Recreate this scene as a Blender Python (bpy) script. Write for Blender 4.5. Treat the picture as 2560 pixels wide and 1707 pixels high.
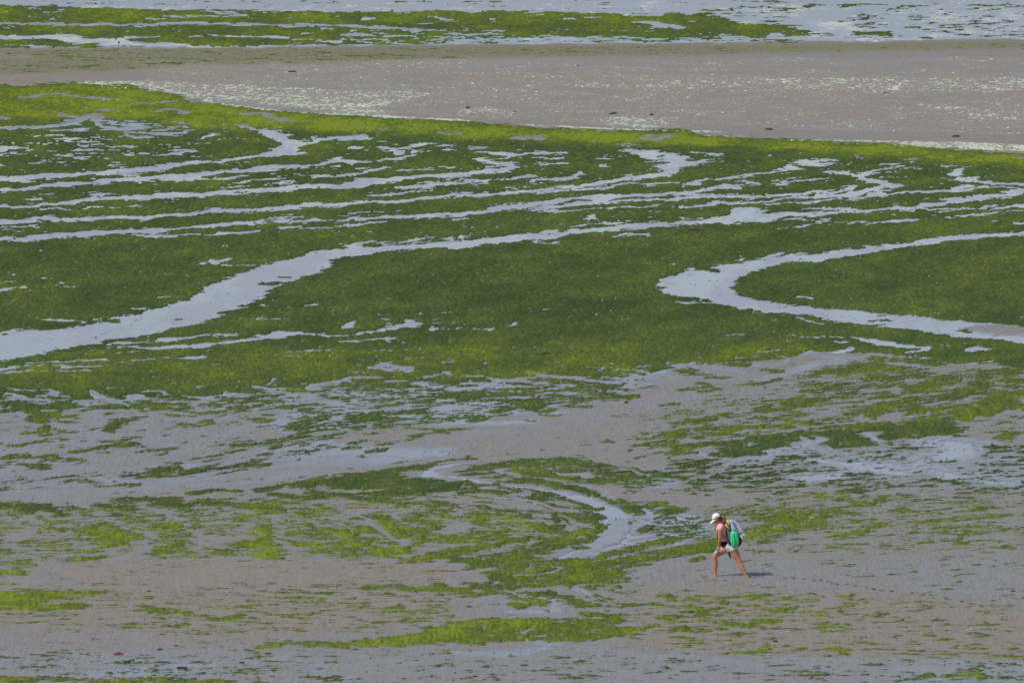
import bpy, bmesh, math, random
import numpy as np
from mathutils import Vector, Matrix
for o in list(bpy.data.objects): bpy.data.objects.remove(o)
SC = bpy.context.scene
COL = SC.collection
R = math.radians
# ------------------------------------------------------------------ camera, sky, sun, exposure
FPX = 14222.0            # focal length in photo pixels (200 mm on 36 mm)
HCAM = 17.2
PITCH = math.atan(1343.5/FPX)
cam = bpy.data.cameras.new('camera'); cam.lens = 200; cam.sensor_width = 36
cam.clip_start = 1.0; cam.clip_end = 60000
co = bpy.data.objects.new('camera', cam); COL.objects.link(co)
co.location = (0, 0, HCAM); co.rotation_euler = (math.pi/2 - PITCH, 0, 0)
SC.camera = co
SUN_EL = R(51); SUN_DIR = Vector((-.66, -.46, math.tan(SUN_EL)*math.hypot(.66, .46))).normalized()   # towards the sun
sun = bpy.data.lights.new('sun', 'SUN'); sun.energy = 3.0; sun.angle = R(.53); sun.color = (1, .955, .89)
so = bpy.data.objects.new('sun', sun); COL.objects.link(so)
so.rotation_euler = SUN_DIR.to_track_quat('Z', 'Y').to_euler()
w = bpy.data.worlds.new('World'); SC.world = w; w.use_nodes = True
wt = w.node_tree; sk = wt.nodes.new('ShaderNodeTexSky'); sk.sky_type = 'NISHITA'; sk.sun_disc = False
sk.sun_elevation = SUN_EL; sk.sun_rotation = math.atan2(SUN_DIR.x, SUN_DIR.y)
sk.air_density = 1.0; sk.dust_density = 0.6; sk.ozone_density = 3.5; sk.altitude = 10
tm = wt.nodes.new('ShaderNodeMix'); tm.data_type = 'RGBA'; tm.blend_type = 'MULTIPLY'; tm.inputs[0].default_value = 1; tm.inputs[7].default_value = (1.03, .945, .955, 1)
wt.links.new(sk.outputs[0], tm.inputs[6]); wt.links.new(tm.outputs[2], wt.nodes['Background'].inputs[0]); wt.nodes['Background'].inputs[1].default_value = .115
SC.view_settings.view_transform = 'Standard'; SC.view_settings.look = 'None'
SC.view_settings.exposure = .08; SC.view_settings.gamma = 1
SC.render.engine = 'CYCLES'

# ------------------------------------------------------------------ helpers
CP, SP = math.cos(PITCH), math.sin(PITCH)
def at(u, v):            # photo pixel -> metres on the flat (numpy or scalar)
    r = (u-1280)/FPX; d = (v-853.5)/FPX
    t = HCAM/(SP + d*CP)
    return r*t, (CP - d*SP)*t
def tag(o, label=None, cat=None, group=None, kind=None):
    for k, x in (('label', label), ('category', cat), ('group', group), ('kind', kind)):
        if x: o[k] = x
    return o
def link(name, me, mat=None, parent=None):
    o = bpy.data.objects.new(name, me); COL.objects.link(o)
    if mat: me.materials.append(mat)
    if parent: o.parent = parent
    return o
def empty(name, loc):
    o = bpy.data.objects.new(name, None); COL.objects.link(o); o.location = loc; o.empty_display_size = .2; return o

class NT:                # tiny node-tree writer
    def __init__(s, name):
        s.m = bpy.data.materials.new(name); s.m.use_nodes = True; s.t = s.m.node_tree
        s.b = s.t.nodes['Principled BSDF']
    def n(s, typ, **kw):
        x = s.t.nodes.new('ShaderNode'+typ)
        for k, v in kw.items(): setattr(x, k, v)
        return x
    def put(s, sock, v):
        if isinstance(v, bpy.types.NodeSocket): s.t.links.new(v, sock)
        elif v is not None:
            if sock.type == 'RGBA' and len(v) == 3: v = (*v, 1)
            sock.default_value = v
    def set(s, **kw):
        for k, v in kw.items(): s.put(s.b.inputs[k.replace('_', ' ')], v)
    def math(s, op, a, b=None, c=None, clamp=False):
        x = s.n('Math', operation=op, use_clamp=clamp)
        for i, v in enumerate((a, b, c)): s.put(x.inputs[i], v)
        return x.outputs[0]
    def mix(s, f, a, b, mode='MIX'):
        x = s.n('Mix', data_type='RGBA', blend_type=mode); s.put(x.inputs[0], f); s.put(x.inputs[6], a); s.put(x.inputs[7], b)
        return x.outputs[2]
    def pos(s, scale=(1, 1, 1), off=(0, 0, 0)):
        if not hasattr(s, 'tc'): s.tc = s.n('TexCoord')
        x = s.n('Mapping'); s.put(x.inputs['Vector'], s.tc.outputs['Object']); x.inputs['Scale'].default_value = scale; x.inputs['Location'].default_value = off
        return x.outputs[0]
    def noise(s, scale=(1, 1, 1), sc=1., det=3, rough=.6, off=(0, 0, 0), dist=0.):
        x = s.n('TexNoise'); s.put(x.inputs['Vector'], s.pos(scale, off)); x.inputs['Scale'].default_value = sc
        x.inputs['Detail'].default_value = det; x.inputs['Roughness'].default_value = rough; x.inputs['Distortion'].default_value = dist
        return x.outputs['Fac']
    def ramp(s, f, pts, interp='LINEAR'):
        x = s.n('ValToRGB'); s.put(x.inputs[0], f); cr = x.color_ramp; cr.interpolation = interp
        while len(cr.elements) < len(pts): cr.elements.new(.5)
        for e, (p, c) in zip(cr.elements, pts):
            e.position = p; e.color = (c, c, c, 1) if isinstance(c, (int, float)) else (*c, 1)
        return x.outputs[0]
    def step(s, f, a, b):
        x = s.n('MapRange', interpolation_type='SMOOTHSTEP'); s.put(x.inputs[0], f); x.inputs[1].default_value = a; x.inputs[2].default_value = b
        return x.outputs[0]
    def attr(s, name):
        x = s.n('Attribute', attribute_name=name); return x.outputs['Fac']
    def bump(s, h, strength=.5, dist=.02, normal=None):
        x = s.n('Bump'); s.put(x.inputs['Height'], h); x.inputs['Strength'].default_value = strength; x.inputs['Distance'].default_value = dist
        if normal: s.put(x.inputs['Normal'], normal)
        return x.outputs[0]

# ------------------------------------------------------------------ painted fields: algae cover F, wetness S, colour tone T, thin film O, bleached cover B
ST = 2.0; U0, V0, U1, V1 = -60, -60, 2620, 1770
NU, NV = int((U1-U0)/ST)+1, int((V1-V0)/ST)+1
gu = (U0 + ST*np.arange(NU)).astype(np.float32); gv = (V0 + ST*np.arange(NV)).astype(np.float32)
AX = 4.0                 # everything on the flat is foreshortened, so widths sideways count less
FLD = {k: np.full((NV, NU), v, np.float32) for k, v in dict(F=-.75, S=.3, T=.5, O=0., B=-1.).items()}
def sstep(x, a, b):
    t = np.clip((x-a)/(b-a), 0, 1); return t*t*(3-2*t)
def box(pts, pad):
    xs = [p[0] for p in pts]; ys = [p[1] for p in pts]
    i0 = max(0, int((min(xs)-pad*AX-U0)/ST)); i1 = min(NU, int((max(xs)+pad*AX-U0)/ST)+2)
    j0 = max(0, int((min(ys)-pad-V0)/ST)); j1 = min(NV, int((max(ys)+pad-V0)/ST)+2)
    return slice(j0, j1), slice(i0, i1)
def seg_d(px, py, a, b, wa=0, wb=0):
    ax, ay, bx, by = a[0]/AX, a[1], b[0]/AX, b[1]
    dx, dy = bx-ax, by-ay; L = dx*dx+dy*dy+1e-9
    t = np.clip(((px-ax)*dx+(py-ay)*dy)/L, 0, 1)
    return np.hypot(px-ax-t*dx, py-ay-t*dy) - (wa+(wb-wa)*t)
def blend(sl, wgt, kw):
    for k, v in kw.items():
        f = FLD[k][sl]; f += (v-f)*wgt
def stroke(pts, w=None, soft=None, **kw):      # pts (u,v[,w]); w full thickness
    if w is None: w = next(p[2] for p in pts if len(p) > 2)
    P = [(p[0], p[1], p[2] if len(p) > 2 else w) for p in pts]
    if len(P) == 1: P = [P[0], (P[0][0]+1, P[0][1], P[0][2])]
    mw = max(p[2] for p in P); soft = soft or (2.5+.32*mw)
    sl = box(P, mw/2+soft+2)
    if sl[0].stop <= sl[0].start or sl[1].stop <= sl[1].start: return
    px = (gu[sl[1]]/AX)[None, :]; py = gv[sl[0]][:, None]
    d = None
    for a, b in zip(P[:-1], P[1:]):
        e = seg_d(px, py, a, b, a[2]/2, b[2]/2); d = e if d is None else np.minimum(d, e)
    blend(sl, 1-sstep(d, -soft*.5, soft*.5), kw)
def poly(pts, soft=8., **kw):
    sl = box(pts, soft+2); px = (gu[sl[1]]/AX)[None, :]; py = gv[sl[0]][:, None]
    d = None; ins = np.zeros((py.shape[0], px.shape[1]), bool)
    for a, b in zip(pts, pts[1:]+pts[:1]):
        e = seg_d(px, py, a, b); d = e if d is None else np.minimum(d, e)
        if a[1] != b[1]:
            c = (a[1] > py) != (b[1] > py)
            ins ^= c & (px < (b[0]-a[0])/AX*(py-a[1])/(b[1]-a[1])+a[0]/AX)
    d = np.where(ins, -d, d)
    blend(sl, 1-sstep(d, -soft*.5, soft*.5), kw)
def water(pts, w=None, S=1.0, F=-1.0, soft=None):
    if w is None: w = next(p[2] for p in pts if len(p) > 2)
    P = [(p[0], p[1], (p[2] if len(p) > 2 else w)) for p in pts]
    if 300 < P[0][1] < 660 and max(p[2] for p in P) < 30:          # loose, frayed weed along the small channels
        old = FLD['F'].copy(); stroke([(a, b, c+7) for a, b, c in P], None, 6, F=.40); FLD['F'] = np.minimum(old, FLD['F'])
    k = .86 if P[0][1] > 660 else .78
    stroke([(a, b, max(c*k-.8, 1.2)) for a, b, c in P], None, soft or 2.0+.16*max(p[2] for p in P), F=F, S=S)
def weed(pts, w=None, F=.75, T=None, soft=None):
    g = 1.0 if 1240 < pts[0][1] < 1410 and pts[0][0] < 1100 else 1.22 if pts[0][1] > 1150 else 1.08; pts = [(p[0], p[1], p[2]*g) if len(p) > 2 else p for p in pts]; w = w and w*g
    kw = dict(F=F+.10); w0 = w or max(p[2] for p in pts if len(p) > 2); soft = soft or 3.5+.5*w0
    if T is not None: kw['T'] = T
    stroke(pts, w, soft, **kw)
# ---- broad areas, far to near (traced on the flat)
poly([(-90,-90),(2650,-90),(2650,112),(-90,135)], 6, S=.82, T=.5, F=-.62)
poly([(-90,-90),(2650,-90),(2650,10),(-90,14)], 6, F=-.42, S=.8)
poly([(-90,16),(150,16),(330,23),(600,28),(860,30),(1000,29),(1280,28),(1480,33),(1700,34),(1800,42),(1850,62),(1960,66),(2010,78),(1900,92),(1750,98),(1700,104),(1250,108),(860,112),(600,118),(-90,118)], 6, F=.85, T=.62)
poly([(-90,16),(600,30),(1100,28),(1480,33),(1720,34),(1800,45),(1700,60),(1100,58),(860,56),(-90,52)], 8, T=.72)
poly([(1050,105),(1250,88),(1700,92),(2000,96),(2100,108),(1700,112),(860,114)], 5, F=.1)
poly([(1060,72),(1250,72),(1250,98),(1000,104),(850,104),(850,78)], 5, F=.35)
for p, w_ in [([(-60,59),(300,61),(600,62),(860,66),(960,71),(1050,74)],8), ([(350,47),(600,40),(560,33)],4), ([(600,39),(560,33),(480,28)],4)]: water(p, w_, S=.6)
water([(-60,92),(0,92,10),(120,93,14),(200,100,22),(290,105,24),(350,111,9),(500,116,6),(860,119,4)]); water([(300,97,6),(420,93),(540,92),(640,92),(700,96),(860,103)],4)
water([(660,94),(720,95)],7); water([(790,104),(860,105)],4); water([(970,90),(1040,92)],5); water([(900,106),(1000,107)],4); water([(1130,100),(1190,102)],4)
water([(1250,101),(1360,99),(1450,97)],4); water([(1060,109),(1300,109),(1700,108),(1900,104)],4)
for x, y in [(920,46),(1120,47),(1240,52),(1010,34),(1350,36),(1420,46),(1480,43),(1590,57),(1640,68),(1680,66),(1230,85),(1140,83),(1090,78),(1350,90),(1560,95),(960,98),(770,85),(820,75)]: water([(x-16,y),(x+16,y+1)], 4, S=.85)
water([(1640,38),(1560,38)],6); water([(1600,56),(1700,70)],10,S=.7)
weed([(-60,112,10),(60,114,16),(150,118),(200,124)],14,T=.7)
# far right: shallow water with scattered weed
poly([(1800,20),(2650,18),(2650,104),(2150,104),(1980,92),(2010,66),(1860,50),(1760,40)], 8, F=-.30, S=.86)
poly([(2000,24),(2200,22),(2100,52),(2000,60)], 10, F=-1, S=.75)
poly([(2010,50),(2140,60),(2120,88),(2020,72)], 6, F=-1, S=.95)
weed([(1700,84),(1800,76),(1900,72),(1960,75),(1990,80)],16,T=.6); weed([(1930,58),(1925,68)],14,T=.55,F=.5); weed([(2150,84),(2190,82),(2220,86)],9,F=.6,T=.4)
weed([(1760,38),(1790,45)],12,F=.5); weed([(1850,17),(2080,16),(2300,14),(2560,16)],4,F=.25)
for x, y, l in [(2140,45,50),(2160,38,30),(2200,58,40),(2350,55,50),(2300,45,40),(2370,70,40),(2440,40,50),(2470,60,50),(2520,52,40),(2420,86,50),(2290,70,40),(2250,90,40),(2330,95,50),(2500,90,60)]: weed([(x-l/2,y),(x+l/2,y+1)],4,F=.1,T=.35)
# olive film fringe and the dry sand bar
poly([(-90,122),(600,121),(1060,114),(1700,109),(2100,106),(2650,98),(2650,365),(2000,345),(1700,325),(1300,315),(860,285),(400,215),(-90,212)], 8, S=.04, F=-1.1, O=0)
poly([(-90,124),(300,122),(860,118),(1300,112),(1900,110),(2150,106),(2650,102),(2650,118),(2200,128),(1700,138),(1100,146),(860,158),(500,165),(250,178),(-90,190)], 16, O=.75, F=-.5)
poly([(-90,132),(80,132),(80,146),(-90,146)], 10, O=.15)
poly([(1150,148),(1700,146),(2200,132),(2650,124),(2650,196),(2100,190),(1700,180),(1150,176)], 20, S=.2)
poly([(1300,190),(1900,190),(2300,225),(2200,290),(1800,300),(1400,260)], 40, S=-.12)
poly([(1700,318),(2000,300),(2650,300),(2650,365),(2200,352),(1800,340)], 24, S=.17)
for pts, b, s in [([(200,204),(440,200),(860,222),(1050,228),(1070,252),(900,275),(760,268),(500,240),(280,226)],.0,14),
                  ([(430,222),(700,232),(860,250),(960,262),(1000,290),(860,288),(640,262),(460,246)],.1,14),
                  ([(250,204),(430,206),(430,226),(240,222)],.12,8),
                  ([(860,228),(1040,228),(1040,250),(900,262)],.06,14),
                  ([(1200,185),(1700,180),(2300,188),(2650,190),(2650,226),(2200,238),(1800,240),(1300,222)],-.18,20),
                  ([(1900,195),(2650,195),(2650,224),(2350,232),(2000,215)],-.02,16),
                  ([(300,150),(2650,140),(2650,345),(1500,312),(860,284),(400,240)],-.33,20),
                  ([(2300,262),(2650,262),(2650,305),(2400,300)],-.1,14),
                  ([(1540,292),(1660,300),(1700,318),(1600,322),(1480,312)],.12,10),
                  ([(1150,268),(1280,270),(1260,285),(1150,282)],-.05,8)]:
    sl = box(pts, s+2); o = FLD['B'].copy(); poly(pts, s, B=b); FLD['B'] = np.maximum(FLD['B'], o)
# ---- the bright ribbon and the big green mass
RIB = [(-90,216),(100,214),(200,209),(300,216),(430,236),(470,256),(620,274),(720,284),(860,292),(1000,299),(1200,306),(1350,322),(1500,327),(1700,329),(1800,345),(2000,353),(2200,362),(2400,376),(2650,392)]
LOW = [(2650,950),(2560,925),(2480,905),(2400,915),(2330,900),(2250,890),(2150,882),(2060,880),(1980,892),(1890,905),(1800,925),(1700,940),(1560,935),(1480,945),(1340,940),(1240,955),(1150,960),(1050,962),(900,960),(820,962),(760,985),(660,975),(600,985),(480,1000),(400,995),(300,1005),(180,1000),(-90,990)]
poly(RIB+LOW, 7, F=1.25, T=.46, S=.95, O=0)
poly(RIB+[(2650,425),(2200,395),(1900,375),(1560,360),(1200,350),(860,330),(500,325),(380,300),(-90,300)], 22, T=.92, F=1.1, S=.3)
poly([(-90,232),(300,232),(520,262),(300,280),(-90,285)], 16, T=.9)
poly([(600,285),(860,297),(1060,305),(1050,325),(800,318),(620,300)], 12, T=.92)
poly([(1300,330),(1700,335),(1800,350),(1780,362),(1500,355),(1300,345)], 8, T=1.0)
poly([(-90,330),(400,300),(700,315),(1200,365),(1600,370),(2560,420),(2560,560),(1800,540),(1200,590),(700,600),(-90,610)], 24, F=.80)
poly([(-90,640),(300,610),(900,640),(1500,600),(2000,580),(1700,690),(1800,800),(1200,850),(700,790),(300,740),(-90,800)], 60, T=.40)
poly([(-90,920),(600,870),(1200,860),(1800,850),(2200,880),(2560,900),(2560,950),(1700,945),(1000,965),(-90,1000)], 30, T=.6)
poly([(900,700),(1700,680),(1750,780),(1200,830)], 60, T=.36)
B_lines = [([(200,210),(330,208),(430,230),(560,262),(700,280)],7,.25),([(700,280),(860,288),(1000,297)],4,.2),([(860,287),(1040,296),(1170,303)],5,.35),([(1380,316),(1500,322),(1620,327),(1800,331)],5,.4),
           ([(1700,340),(1850,342)],3,.4),([(1850,352),(2000,352),(2120,354),(2240,355)],5,.35),([(2160,366),(2300,364),(2400,368)],4,.3),
           ([(2280,362),(2400,364),(2480,368),(2650,376)],18,.42),([(230,251),(420,252),(500,249)],4,.2),([(1300,312),(1400,318)],5,.1)]
for p, w_, b in B_lines: stroke(p, w_, 3, B=b)
stroke([(2320,366),(2420,368),(2560,374),(2650,376)], 14, 4, F=-1, S=.0)
# sandy gaps in the ribbon
for p, w_ in [([(50,243),(130,236),(200,243),(280,250)],6),([(330,262),(440,258)],5),([(210,272),(285,277)],5),([(390,280),(430,276),(465,284)],6),([(600,287),(640,283),(680,297),(700,303)],7),([(660,303),(730,306)],4),
              ([(1110,333),(1150,333)],5),([(1290,348),(1350,346)],6),([(1605,348),(1640,350),(1670,345)],9),([(1560,364),(1590,362)],4),([(900,322),(960,321)],3),([(1180,370),(1220,369)],5),
              ([(-20,295),(10,297)],12),([(145,287),(200,300)],9),([(2535,397),(2600,392)],5),([(2260,401),(2285,397)],3)]: water(p, w_, S=.4)
# braided gaps, top left
for p, w_ in [([(-60,325),(60,320),(150,312),(200,300),(235,290)],9),([(235,298),(250,318),(300,328),(330,338)],9),([(130,330),(190,327)],5),([(340,312),(380,325),(360,318)],9),([(310,340),(400,345),(440,330),(455,322)],8)]: water(p, w_, S=.55)
poly([(240,298),(480,305),(470,338),(380,350),(250,322)], 12, F=.05, S=.7)
for p, w_ in [([(-60,362),(0,362),(60,354),(100,345),(140,343)],13),([(-60,383),(0,385,20),(60,383,14),(140,374,9),(230,369,8),(300,360,10),(355,353,10)],8),([(-60,405),(60,396),(160,386),(200,381)],6),
              ([(190,385),(260,377),(350,376),(420,366)],6),([(350,377),(470,377)],2.5),([(400,390),(440,386),(470,382)],5),([(150,352),(250,349)],2.5),([(500,345),(545,335)],4),([(280,406),(300,410)],3)]: water(p, w_)
poly([(-90,350),(160,340),(440,350),(440,385),(150,410),(-90,415)], 14, F=.42)
water([(-60,372),(0,372)],20)
# channel 1
for p, w_ in [([(-60,452),(0,450,9),(135,441,11),(314,426,10),(457,413,10),(560,402,9),(658,390,9),(700,379,12),(731,366,16),(720,356,12),(700,340,14),(665,330,12)],9),([(700,372),(760,358),(800,350),(860,347),(890,344)],10),
              ([(600,318),(645,325),(700,328)],5),([(690,387),(760,383)],4),([(205,427),(222,430)],4),([(160,441),(200,438),(330,434)],3),([(880,369),(910,368)],5)]: water(p, w_)
# channel 2
for p, w_ in [([(-60,477),(0,475,9),(120,466,9),(250,457,9),(400,444,14),(470,440,16),(550,430,10),(660,422,9),(720,414,9),(800,410,9),(850,403,12),(923,403,5),(985,397,6),(1040,386,5)],9),([(400,452),(520,448),(620,442)],5),
              ([(610,453),(700,448)],3),([(780,441),(860,437),(950,424)],4),([(660,461),(730,456)],3),([(980,370),(1000,376),(990,384)],6),([(1000,368),(1050,361)],3),([(1020,380),(1045,376)],3),([(1110,375),(1130,374)],3),([(555,470),(595,467)],3),([(890,434),(900,428),(965,419)],4)]: water(p, w_)
# channel 3
for p, w_ in [([(-60,524),(0,520,8),(120,512,8),(250,499,13),(400,490,15),(500,487,15),(640,478,12),(750,468,9),(850,464,14),(920,455,18),(980,450,12),(1060,442,8),(1130,439,10),(1200,432,9),(1250,425,9),(1278,416,8),(1262,408,6),(1200,401,5)],10),
              ([(1215,381),(1262,386,6),(1290,388,7),(1340,384,6),(1420,384,2)],5),([(1200,400),(1240,399),(1270,396),(1285,388)],5),([(1290,395),(1400,395)],2),([(1360,409),(1415,407)],2.5),
              ([(100,523),(230,520),(330,512)],4),([(1000,470),(1100,461),(1160,454),(1215,451)],6),([(1050,463),(1130,456),(1200,460)],4),([(1255,449),(1345,442)],5),([(1340,452),(1400,446),(1440,440),(1452,430)],5),
              ([(940,488),(1000,484),(1048,476)],5),([(1000,426),(1090,419),(1160,417)],3),([(80,500),(110,498)],5),([(250,487),(290,481)],3),([(1500,415),(1520,413)],3),([(1100,365),(1130,364)],3),([(1280,375),(1295,374)],3)]: water(p, w_)
# channel 4
for p, w_ in [([(-60,560),(0,557,9),(70,555,8),(100,547,9),(130,550,9),(250,547,7),(380,543,12),(500,532,9),(620,525,9),(760,515,8),(860,510,9),(1000,502,9),(1100,495,8),(1200,487,9),(1300,480,9),(1400,468,10),(1500,457,10),(1600,445,10),(1645,437,12),(1672,425,14),(1668,418,10)],9),
              ([(1668,418),(1720,408,14),(1760,405,6)],10),([(1560,378),(1610,385,9),(1650,395,9),(1700,402,12)],6),([(1600,384),(1660,384),(1690,395)],9),([(1640,400),(1710,392)],4),([(0,568),(80,568)],3),([(800,514),(850,511)],4),
              ([(1340,482),(1450,474),(1560,463),(1660,458),(1700,455)],5),([(870,532),(950,530)],2.5)]: water(p, w_)
# channel 5 and its braids
for p, w_ in [([(-60,600),(0,597,9),(60,597,12),(120,591,10),(250,583,10),(350,580,11),(450,570,9),(560,562,9),(700,555,7),(860,550,6),(950,546,6),(1050,541,10),(1180,532,8),(1250,522,12),(1310,515,16),(1380,516,9),(1450,508,8),(1560,502,7),(1700,497,6),(1850,489,4)],9),
              ([(1310,512),(1400,500),(1480,492),(1560,490),(1650,485),(1720,481)],8),([(1460,498),(1500,500),(1560,492)],6),([(1330,526),(1450,527),(1560,519),(1640,514)],3.5),([(340,590),(430,590),(560,585),(640,578)],5),([(700,570),(750,567)],5),([(850,565),(940,558)],4),
              ([(1465,549),(1485,545),(1480,541)],6),([(1130,550),(1145,550)],3),([(1400,560),(1360,560)],2),([(690,573),(860,572)],2),([(640,550),(760,545),(740,540)],2)]: water(p, w_)
# braided strands upper right
for p, w_ in [([(1720,483),(1780,472),(1830,468),(1850,470)],6),([(1700,490),(1780,475),(1820,468)],6),([(1790,453),(1850,441),(1890,434),(1960,425),(1985,413),(2060,411),(1990,405),(2045,402),(2085,403)],6),([(1950,425),(2000,420)],5),
              ([(1700,457),(1740,457)],4),([(1740,455),(1760,450)],5),([(1940,460),(1965,462),(1960,456),(2050,450)],4),([(1700,496),(1780,490),(1850,490),(1950,489),(2040,482),(2100,478),(2140,470)],6),
              ([(2050,488),(2130,487),(2170,478),(2215,466),(2250,464)],9),([(1700,519),(1800,510),(1900,503),(1980,496),(2080,491),(2120,490)],6),([(2120,494),(2250,482),(2330,480),(2420,474),(2470,468)],6),
              ([(1920,510),(2000,506),(2100,496)],5),([(2220,462),(2185,455),(2160,445),(2150,438),(2110,433),(2080,430)],8),([(2150,436),(2180,428),(2215,420),(2250,418)],6),([(2210,411),(2230,412)],4),([(2060,398),(2080,400)],3),
              ([(2165,446),(2200,443)],3),([(2360,416),(2400,417),(2440,419)],3),([(2395,422),(2385,430),(2375,436)],6),([(2375,448),(2440,450),(2460,457),(2500,458),(2620,465)],7),([(2390,442),(2440,444)],3),
              ([(2420,465),(2380,470)],8),([(2520,470),(2560,476)],6),([(2000,522),(2080,522),(2130,524)],3),([(1880,530),(1900,535),(1910,524)],5),([(2130,390),(2150,395)],3),([(1870,455),(1900,463)],3),([(1740,385),(1790,387)],3),([(2250,425),(2300,423)],2.5),([(1560,445),(1580,440)],3)]: water(p, w_)
poly([(1840,520),(1870,515),(1890,520),(1875,545),(1930,552),(1820,560),(1700,556),(1800,546)], 6, F=-1.5, S=.95)
for p, w_ in [([(-60,880,66),(0,870,66),(60,858,64),(100,850,60),(200,842,58),(300,822,58),(400,800,54),(480,780,52),(550,752,52),(590,725,50),(640,704,46),(690,684,46),(740,665,42),(800,643,30),(850,635,26),(900,628,22),(950,621,16),(1050,613,18),(1150,609,22),(1250,600,20),(1350,592,18),(1450,581,16),(1550,571,15),(1650,563,14),(1750,556,13),(1800,550,14),(1860,545,16),(1950,538,12),(2065,535,11),(2180,528,9),(2285,519,11),(2395,501,12),(2480,490,13),(2560,480,14),(2640,474,14)],20),
              ([(868,614),(900,608),(930,603)],8),([(870,615),(895,626)],12),([(940,609),(1010,603),(1075,595)],3),([(1120,593),(1130,598)],5),([(1330,607),(1380,607),(1400,604)],5),([(1370,580),(1400,577)],4),([(1160,592),(1170,590)],4),([(1150,588),(1165,592)],3),
              ([(1420,570),(1480,563),(1560,558)],4),([(1550,589),(1620,584)],4),([(1690,545),(1740,548)],4),([(2110,560),(2200,555),(2290,552)],4),([(1950,571),(2000,567)],3),([(2370,544),(2450,537),(2500,530),(2560,527)],4),([(2300,522),(2400,524),(2470,520)],4),([(2060,524),(2140,523)],3),
              ([(2480,523),(2540,515),(2600,512)],7),([(2478,553),(2510,549)],3),([(1870,549),(2070,551)],3),([(1810,570),(1820,572)],3),([(2240,554),(2290,552)],3),([(2540,560),(2600,558)],2),([(2010,562),(2050,560)],2)]: water(p, w_)
# main channel's ragged near side
for p, w_ in [([(-60,935),(0,933),(73,928),(150,926),(210,923)],5),([(-60,925),(0,923),(40,918)],9),([(60,912),(150,915),(240,915),(300,907),(340,911)],5),([(330,899),(380,895),(460,896),(520,892)],5),([(80,906),(180,902),(270,899)],5),([(275,862),(340,857),(380,853)],6),
              ([(340,868),(370,872),(440,868),(520,866)],11),([(400,853),(480,845),(520,838),(600,840)],7),([(520,862),(570,855),(620,852),(670,845),(700,834),(740,832)],12),([(640,840),(730,836),(800,832)],5),([(780,838),(860,839),(910,830),(960,825),(1000,818),(1040,818)],5),
              ([(960,823),(1015,815),(1030,808),(1025,802)],9),([(1015,810),(1045,811)],4),([(295,883),(330,880)],5),([(235,872),(320,868)],4),([(585,801),(650,797),(720,793)],4),([(320,848),(390,843)],3),([(395,909),(480,909)],3),([(470,895),(520,890)],4),
              ([(845,818),(875,818),(880,807)],9),([(930,788),(1012,787)],3),([(955,796),(968,797)],6),([(965,811),(980,813)],6),([(1020,811),(1045,812)],4),([(1080,821),(1140,820)],5),([(1072,808),(1102,809)],4),([(1185,820),(1222,823)],5),([(1250,818),(1285,812)],5),([(1274,811),(1276,806)],6),
              ([(1110,781),(1128,781)],4),([(1050,783),(1060,784)],4),([(1078,799),(1090,799)],3),([(1138,806),(1148,807)],3),([(850,853),(930,849),(990,845)],4),([(970,851),(980,854)],3),([(935,874),(975,876)],4),([(1005,872),(1030,870)],3),([(1062,871),(1080,871)],3),([(965,745),(985,747)],3),
              ([(720,879),(780,877),(820,874)],4),([(700,893),(770,890)],3),([(590,902),(700,900)],2.5),([(530,912),(560,910)],2.5),([(640,763),(715,766)],3),([(770,765),(795,763)],4),([(655,762),(640,766)],3),([(815,752),(830,751)],2.5),([(455,688),(470,691)],3),([(1360,774),(1375,774)],3),
              ([(-30,707),(0,705),(30,702)],5),([(-30,728),(0,725),(30,720),(66,718)],7),([(22,687),(40,688)],4),([(105,694),(118,698),(133,698)],5),([(135,716),(190,714)],4),([(155,708),(165,708)],3),([(45,702),(52,702)],2),([(1684,658),(1694,658)],2),
              ([(505,658),(540,655),(562,650)],6),([(530,661),(600,662),(650,663),(690,668)],4),([(-30,838),(0,832),(40,822)],7),([(110,797),(170,802),(215,805)],6),([(240,794),(252,797)],3),([(40,817),(62,818)],2),([(330,772),(370,774)],4),([(410,746),(440,744)],3),
              ([(655,960),(780,962),(740,958)],0.1)]: water(p, w_)
# islets and spits in the main channel
for p, w_ in [([(143,901),(180,897),(215,894)],3),([(80,889),(125,888)],5),([(85,899),(120,898)],3),([(0,906),(40,905),(75,904)],4),([(170,877),(230,873),(260,870)],4),([(175,887),(190,889)],3),([(235,865),(290,852),(330,845)],4),([(200,810),(280,803)],6),([(330,781),(350,783)],3),
              ([(660,710),(690,710)],7),([(465,748),(477,748)],5),([(545,783),(568,783)],4),([(595,767),(640,762)],5),([(515,802),(560,800)],3),([(390,770),(405,770)],3),([(590,780),(610,780)],3),([(700,690),(720,695)],5),([(505,843),(600,842),(610,840)],4),([(100,815),(200,812)],6)]: weed(p, w_, T=.25)
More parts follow.
